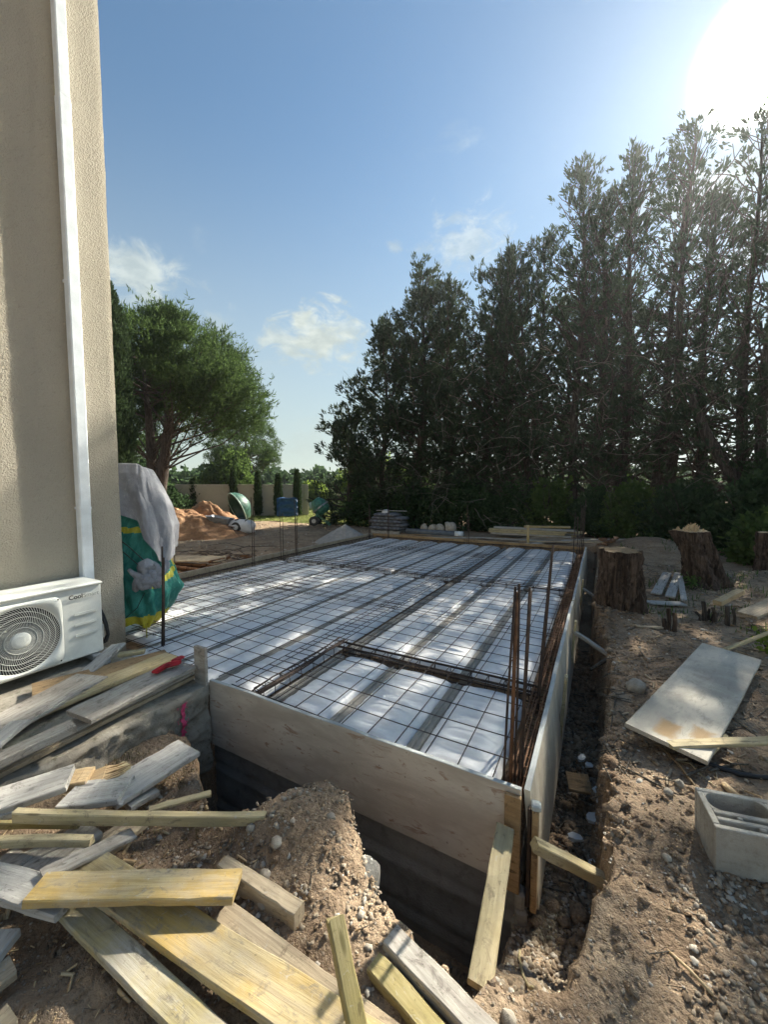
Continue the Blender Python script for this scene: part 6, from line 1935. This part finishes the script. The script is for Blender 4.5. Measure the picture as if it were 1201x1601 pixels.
for i, (x, y, h, r, st_, dn, lab) in enumerate(HEDGE):
    conifer(x, y, h, r, lab, 40 + i, nl=int(15 * h * (1.25 if st_ > 1 else 1)), dens=dn, stems=st_, base=.05 if i < 7 else .10, trunk_r=.15 if i < 7 else .19, lean=(random.uniform(-.3, .3), 0), thin=(0, 0, .05, .15, .2, .25, .3, .32, .32, .32, .32, .3, .3, .3)[i])

# a lower second row close behind
for i, (x, y, h, r_, lab) in enumerate([(-6.6, 18.6, 8.6, 2.3, 'rear conifer showing between the second and third hedge summits'), (-4.0, 18.7, 8.8, 2.3, 'rear conifer filling the hedge behind the drain pipe'), (-1.4, 18.8, 9.2, 2.3, 'rear conifer filling the hedge behind the lumber stack'), (0.3, 18.8, 9.4, 2.2, 'rear conifer between the two pointed summits')]):
    conifer(x, y, h, r_, lab, 140 + i, nl=int(13 * h), dens=.34, base=.12, trunk_r=.14, leafl=.27, leafw=.042, nleaf=7, group='second row of conifers behind the hedge')

# leaning bare stem between the right-hand conifers
e = empty('leaning_trunk', (4.1, 15.2, gz(4.1, 15.2)), 'leaning bare forked trunk among the right-hand conifers', 'tree')
MB().tube([(0, 0, -.2), (-.4, 0, 1.4), (-1.3, .1, 3.2), (-2.0, .2, 5.2)], [.22, .18, .14, .06], 9).build('trunk', M['bark'], e, True)
MB().tube([(-.35, 0, 1.2), (.5, 0, 2.8), (1.0, .1, 5.0)], [.14, .11, .05], 8).build('limb', M['bark'], e, True)
MB().tube([(-1.1, .1, 2.8), (-2.3, 0, 3.3), (-3.2, 0, 2.6)], [.07, .05, .02], 6).build('limb', M['bark'], e, True)


def pine(x, y, h, label, seed, rx=4.4, rz_=3.6, cz=5.9, ntuft=5200, group=None, trunks=2, mat='pine'):
    g = np.random.default_rng(seed)
    z0 = gz(x, y)
    e = empty('pine_tree', (x, y, z0), label, 'pine', group)
    heads = []
    for s in range(trunks):
        dx = (s - (trunks - 1) / 2) * .9
        tr = [Vector((dx * .25, 0, -.2)), Vector((dx * .3, 0, 1.2)), Vector((dx * 1.0, .1, 3.0)), Vector((dx * 1.6, .2, 5.0)), Vector((dx * 2.2, .2, h * .83))]
        k = rx / 4.4
        MB().tube([Vector((p.x * k, p.y * k, p.z)) for p in tr], [.30 * k, .25 * k, .21 * k, .14 * k, .05], 10).build('trunk', M['pine_bark'], e, True)
        heads.append(tr)
    br = MB(); C_, A_ = [], []
    nb = 64
    for i in range(nb):
        tr = heads[i % trunks]
        t = g.uniform(.30, 1.0) * 4 * .999; j = min(3, int(t)); p = tr[j].lerp(tr[j + 1], t - j)
        p = Vector((p.x * rx / 4.4, p.y * rx / 4.4, p.z))
        a = g.uniform(0, 6.28); el = g.uniform(-.30, 1.15) if p.z > 4 else g.uniform(-.25, .45)
        # reach to the envelope
        dirv = Vector((math.cos(a) * math.cos(el), math.sin(a) * math.cos(el), math.sin(el)))
        end = Vector((0, 0, cz)) + Vector((dirv.x * rx, dirv.y * rx, dirv.z * rz_)) * g.uniform(.8, 1.0)
        if end.z < 1.2: end.z = 1.2 + g.uniform(0, 1)
        m = p.lerp(end, .5) + Vector(g.normal(0, .25, 3)) + Vector((0, 0, -.2))
        pts = [p, p.lerp(m, .5), m, m.lerp(end, .5) + Vector((0, 0, .1)), end]
        br.tube(pts, [.055, .042, .03, .018, .008], 5, False)
        for q in range(int(ntuft / nb)):
            s_ = g.uniform(.42, 1.0) ** .55 * 3.999
            j = int(s_); c = pts[j].lerp(pts[j + 1], s_ - j) + Vector(g.normal(0, .30 * rx / 4.4, 3)) + Vector((0, 0, .15))
            C_.append(c); A_.append((c - Vector((0, 0, cz - 2.5))).normalized() + Vector((0, 0, .6)))
    br.build('branches', M['pine_bark'], e)
    ns = int(ntuft * .45)
    d_ = g.normal(size=(ns * 3, 3)); d_ /= np.linalg.norm(d_, axis=1)[:, None]
    keep = (d_[:, 2] > -.12) & (fbm(d_[:, 0] * 3.6, d_[:, 1] * 3.6, d_[:, 2] * 3.6, seed + 50, 3) > .08)
    d_ = d_[keep][:ns]
    rad = (g.uniform(.72, 1.0, len(d_)) ** .5) * (1 + .26 * fbm(d_[:, 0] * 3.2, d_[:, 1] * 3.2, d_[:, 2] * 3.2, seed + 60, 3))
    for a_, r_ in zip(d_, rad):
        C_.append(Vector((a_[0] * rx * r_, a_[1] * rx * r_, cz + a_[2] * rz_ * r_))); A_.append(Vector(a_) + Vector((0, 0, .6)))
    leaves_obj('crown', leaf_cloud(np.array(C_), np.array(A_), 9, .24, .020, .75, g, .15), M[mat], e, (0, 0, 0))
    return e


pine(-18.1, 10.9, 9.4, 'big round headed umbrella pine with twin trunks beyond the soil heap', 5, 4.9, 3.5, 5.9, 10500)
pine(-27.5, 24.5, 8.0, 'smaller dark pine far behind the right side of the big pine', 8, 3.2, 3.6, 4.2, 2600, None, 1)
pine(-30.0, 15.0, 9.0, 'background pine seen through the big pine', 9, 4.5, 4.0, 4.4, 2800, None, 1)


def bush(x, y, rx, ry, rz_, label, seed, mat='leaf', n=700, leafl=.10, leafw=.035, group=None, name='shrub', cat='shrub', z=None):
    g = np.random.default_rng(seed)
    z0 = gz(x, y) if z is None else z
    e = empty(name, (x, y, z0), label, cat, group)
    b = MB()
    for i in range(9):
        a = g.uniform(0, 6.28)
        b.tube(limb_points((0, 0, -.05), (math.cos(a) * .7, math.sin(a) * .7, 1.1), rz_ * g.uniform(1.0, 1.5), g, .0, 4), [.03, .022, .016, .01, .005], 5, False)
    b.build('stems', M['bark'], e)
    d_ = g.normal(size=(n, 3)); d_ /= np.linalg.norm(d_, axis=1)[:, None]
    d_[:, 2] = np.abs(d_[:, 2])
    k = g.uniform(.15, 1, n) ** .4
    lob = 1 + .42 * fbm(d_[:, 0] * 2.2, d_[:, 1] * 2.2, d_[:, 2] * 2.2, seed, 3)
    c = d_ * (k * lob)[:, None] * np.array([rx, ry, rz_ * 1.15]) + np.array([0, 0, .08])
    leaves_obj('foliage', leaf_cloud(c, d_ + np.array([0, 0, .3]), 8, leafl, leafw, .8, g, .14), M[mat], e, (0, 0, 0))
    return e


SH = 'shrubs growing under the conifers'
for i, (x, y, rx, ry, rz_, mt, n, lab) in enumerate([
    (-8.9, 15.2, 1.3, 1.0, 1.3, 'leaf_dark', 700, 'dark shrub below the low conifer at the left end of the hedge'),
    (-6.6, 14.9, 1.3, .9, 1.6, 'leaf_dark', 800, 'dark shrub behind the stack of grey bags'),
    (-4.6, 15.0, 1.4, .9, 1.5, 'leaf_dark', 800, 'dark shrub behind the grey rocks'),
    (-2.9, 15.0, 1.3, .9, 1.5, 'leaf_dark', 700, 'dark shrub behind the left end of the lumber stack'),
    (-1.55, 14.9, .9, .8, 1.55, 'leaf', 700, 'brighter green shrub rising above the lumber stack'),
    (-.2, 14.6, .9, .8, 1.2, 'leaf_dark', 700, 'shrub behind the far right rebar group'),
    (.9, 14.3, 1.0, .9, 1.35, 'leaf', 900, 'leafy shrub above the earth mound'),
    (2.1, 13.6, 1.1, .9, 1.45, 'leaf_dark', 1000, 'dense dark shrub behind the splintered stump'),
    (3.3, 12.4, 1.1, .9, 1.3, 'leaf_dark', 1100, 'dense shrub right of the splintered stump'),
    (3.1, 10.7, .7, .7, .75, 'leaf', 700, 'low shrub beside the dark stump at the right edge'),
    (4.9, 12.2, 1.2, 1.1, 2.6, 'leaf', 1500, 'tall light green shrub at the right edge under the open conifer'),
    (4.4, 14.2, 1.2, 1.0, 2.0, 'leaf_dark', 1000, 'shrub under the leaning forked trunk')]):
    bush(x, y, rx, ry, rz_, lab, 700 + i, mt, n, .13, .045, SH)
for i, (x, y, rx, rz_, mt, lab) in enumerate([(-20.6, 12.4, 1.6, 1.6, 'leaf_dark', 'dark shrub under the big pine'), (-26.0, 21.5, 2.6, 4.0, 'leaf', 'mid green tree between the pine and the garden wall'), (-22.6, 27.8, 1.6, 1.5, 'leaf_lime', 'yellow green shrub showing over the garden wall'),
                                              (-17.5, 29.0, 3.4, 3.8, 'leaf_lime', 'bright green round tree behind the cement mixer'), (-13.8, 26.5, 3.0, 3.2, 'leaf', 'green tree joining the hedge at the left'), (-24.5, 12.5, 3.0, 3.2, 'leaf_dark', 'dark broad tree behind the tall soil heap'), (-11.6, 19.0, 1.4, 1.2, 'leaf', 'sunlit bush beyond the cement mixer')]):
    bush(x, y, rx, rx * .9, rz_, lab, 730 + i, mt, int(1000 + 220 * rx), .24, .085, 'trees and shrubs beyond the yard', 'background_tree' if rz_ > 3 else 'shrub', 'tree' if rz_ > 3 else 'shrub')
bush(1.48, 4.95, .10, .08, .10, 'small lime green weed beside the far corner of the pale sheet', 760, 'leaf_lime', 22, .05, .02, None, 'weed', 'weed')
bush(1.30, 7.55, .07, .06, .08, 'small green weed at the foot of the splintered stump', 761, 'leaf', 14, .05, .018, None, 'weed', 'weed')

# bare dead branches hanging out of the hedge
b = MB(); g = np.random.default_rng(88)
for i in range(150):
    p = Vector((g.uniform(-8.5, 5.0), g.uniform(14.2, 15.4), g.uniform(.4, 6.5) ** 1.0))
    a = g.uniform(3.3, 6.1)
    pts = limb_points(p, (math.cos(a), math.sin(a) * .6, g.uniform(-.5, .5)), g.uniform(.6, 2.2), g, -.05, 6, .28)
    b.tube(pts, [.016, .014, .011, .009, .006, .004, .003], 4, False)
    q = pts[3]
    b.tube(limb_points(q, (math.cos(a + .8), math.sin(a + .8), g.uniform(-.4, .6)), g.uniform(.3, .9), g, 0, 4, .3), [.008, .006, .005, .004, .003], 4, False)
tag(b.build('dead_branches', M['dead']), kind='stuff')

# far woodland seen between the trunks and along the skyline
g = np.random.default_rng(99)
n = 3200
a = g.uniform(R(-75), R(75), n); dist = g.uniform(55, 75, n)
hgt = 3.2 + 1.6 * fbm(a * 9, a * 0, 0, 811, 4)
c = np.stack([np.sin(a) * dist, np.cos(a) * dist, g.uniform(-.3, 1, n) * hgt], -1)
c[:, 2] = np.clip(c[:, 2], -.2, 20)
tag(leaves_obj('far_woodland', leaf_cloud(c, g.normal(size=(n, 3)) + np.array([0, 0, .5]), 10, 1.0, .4, .8, g, 1.0), M['leaf_dark'], None, (0, 0, 0)), kind='stuff')
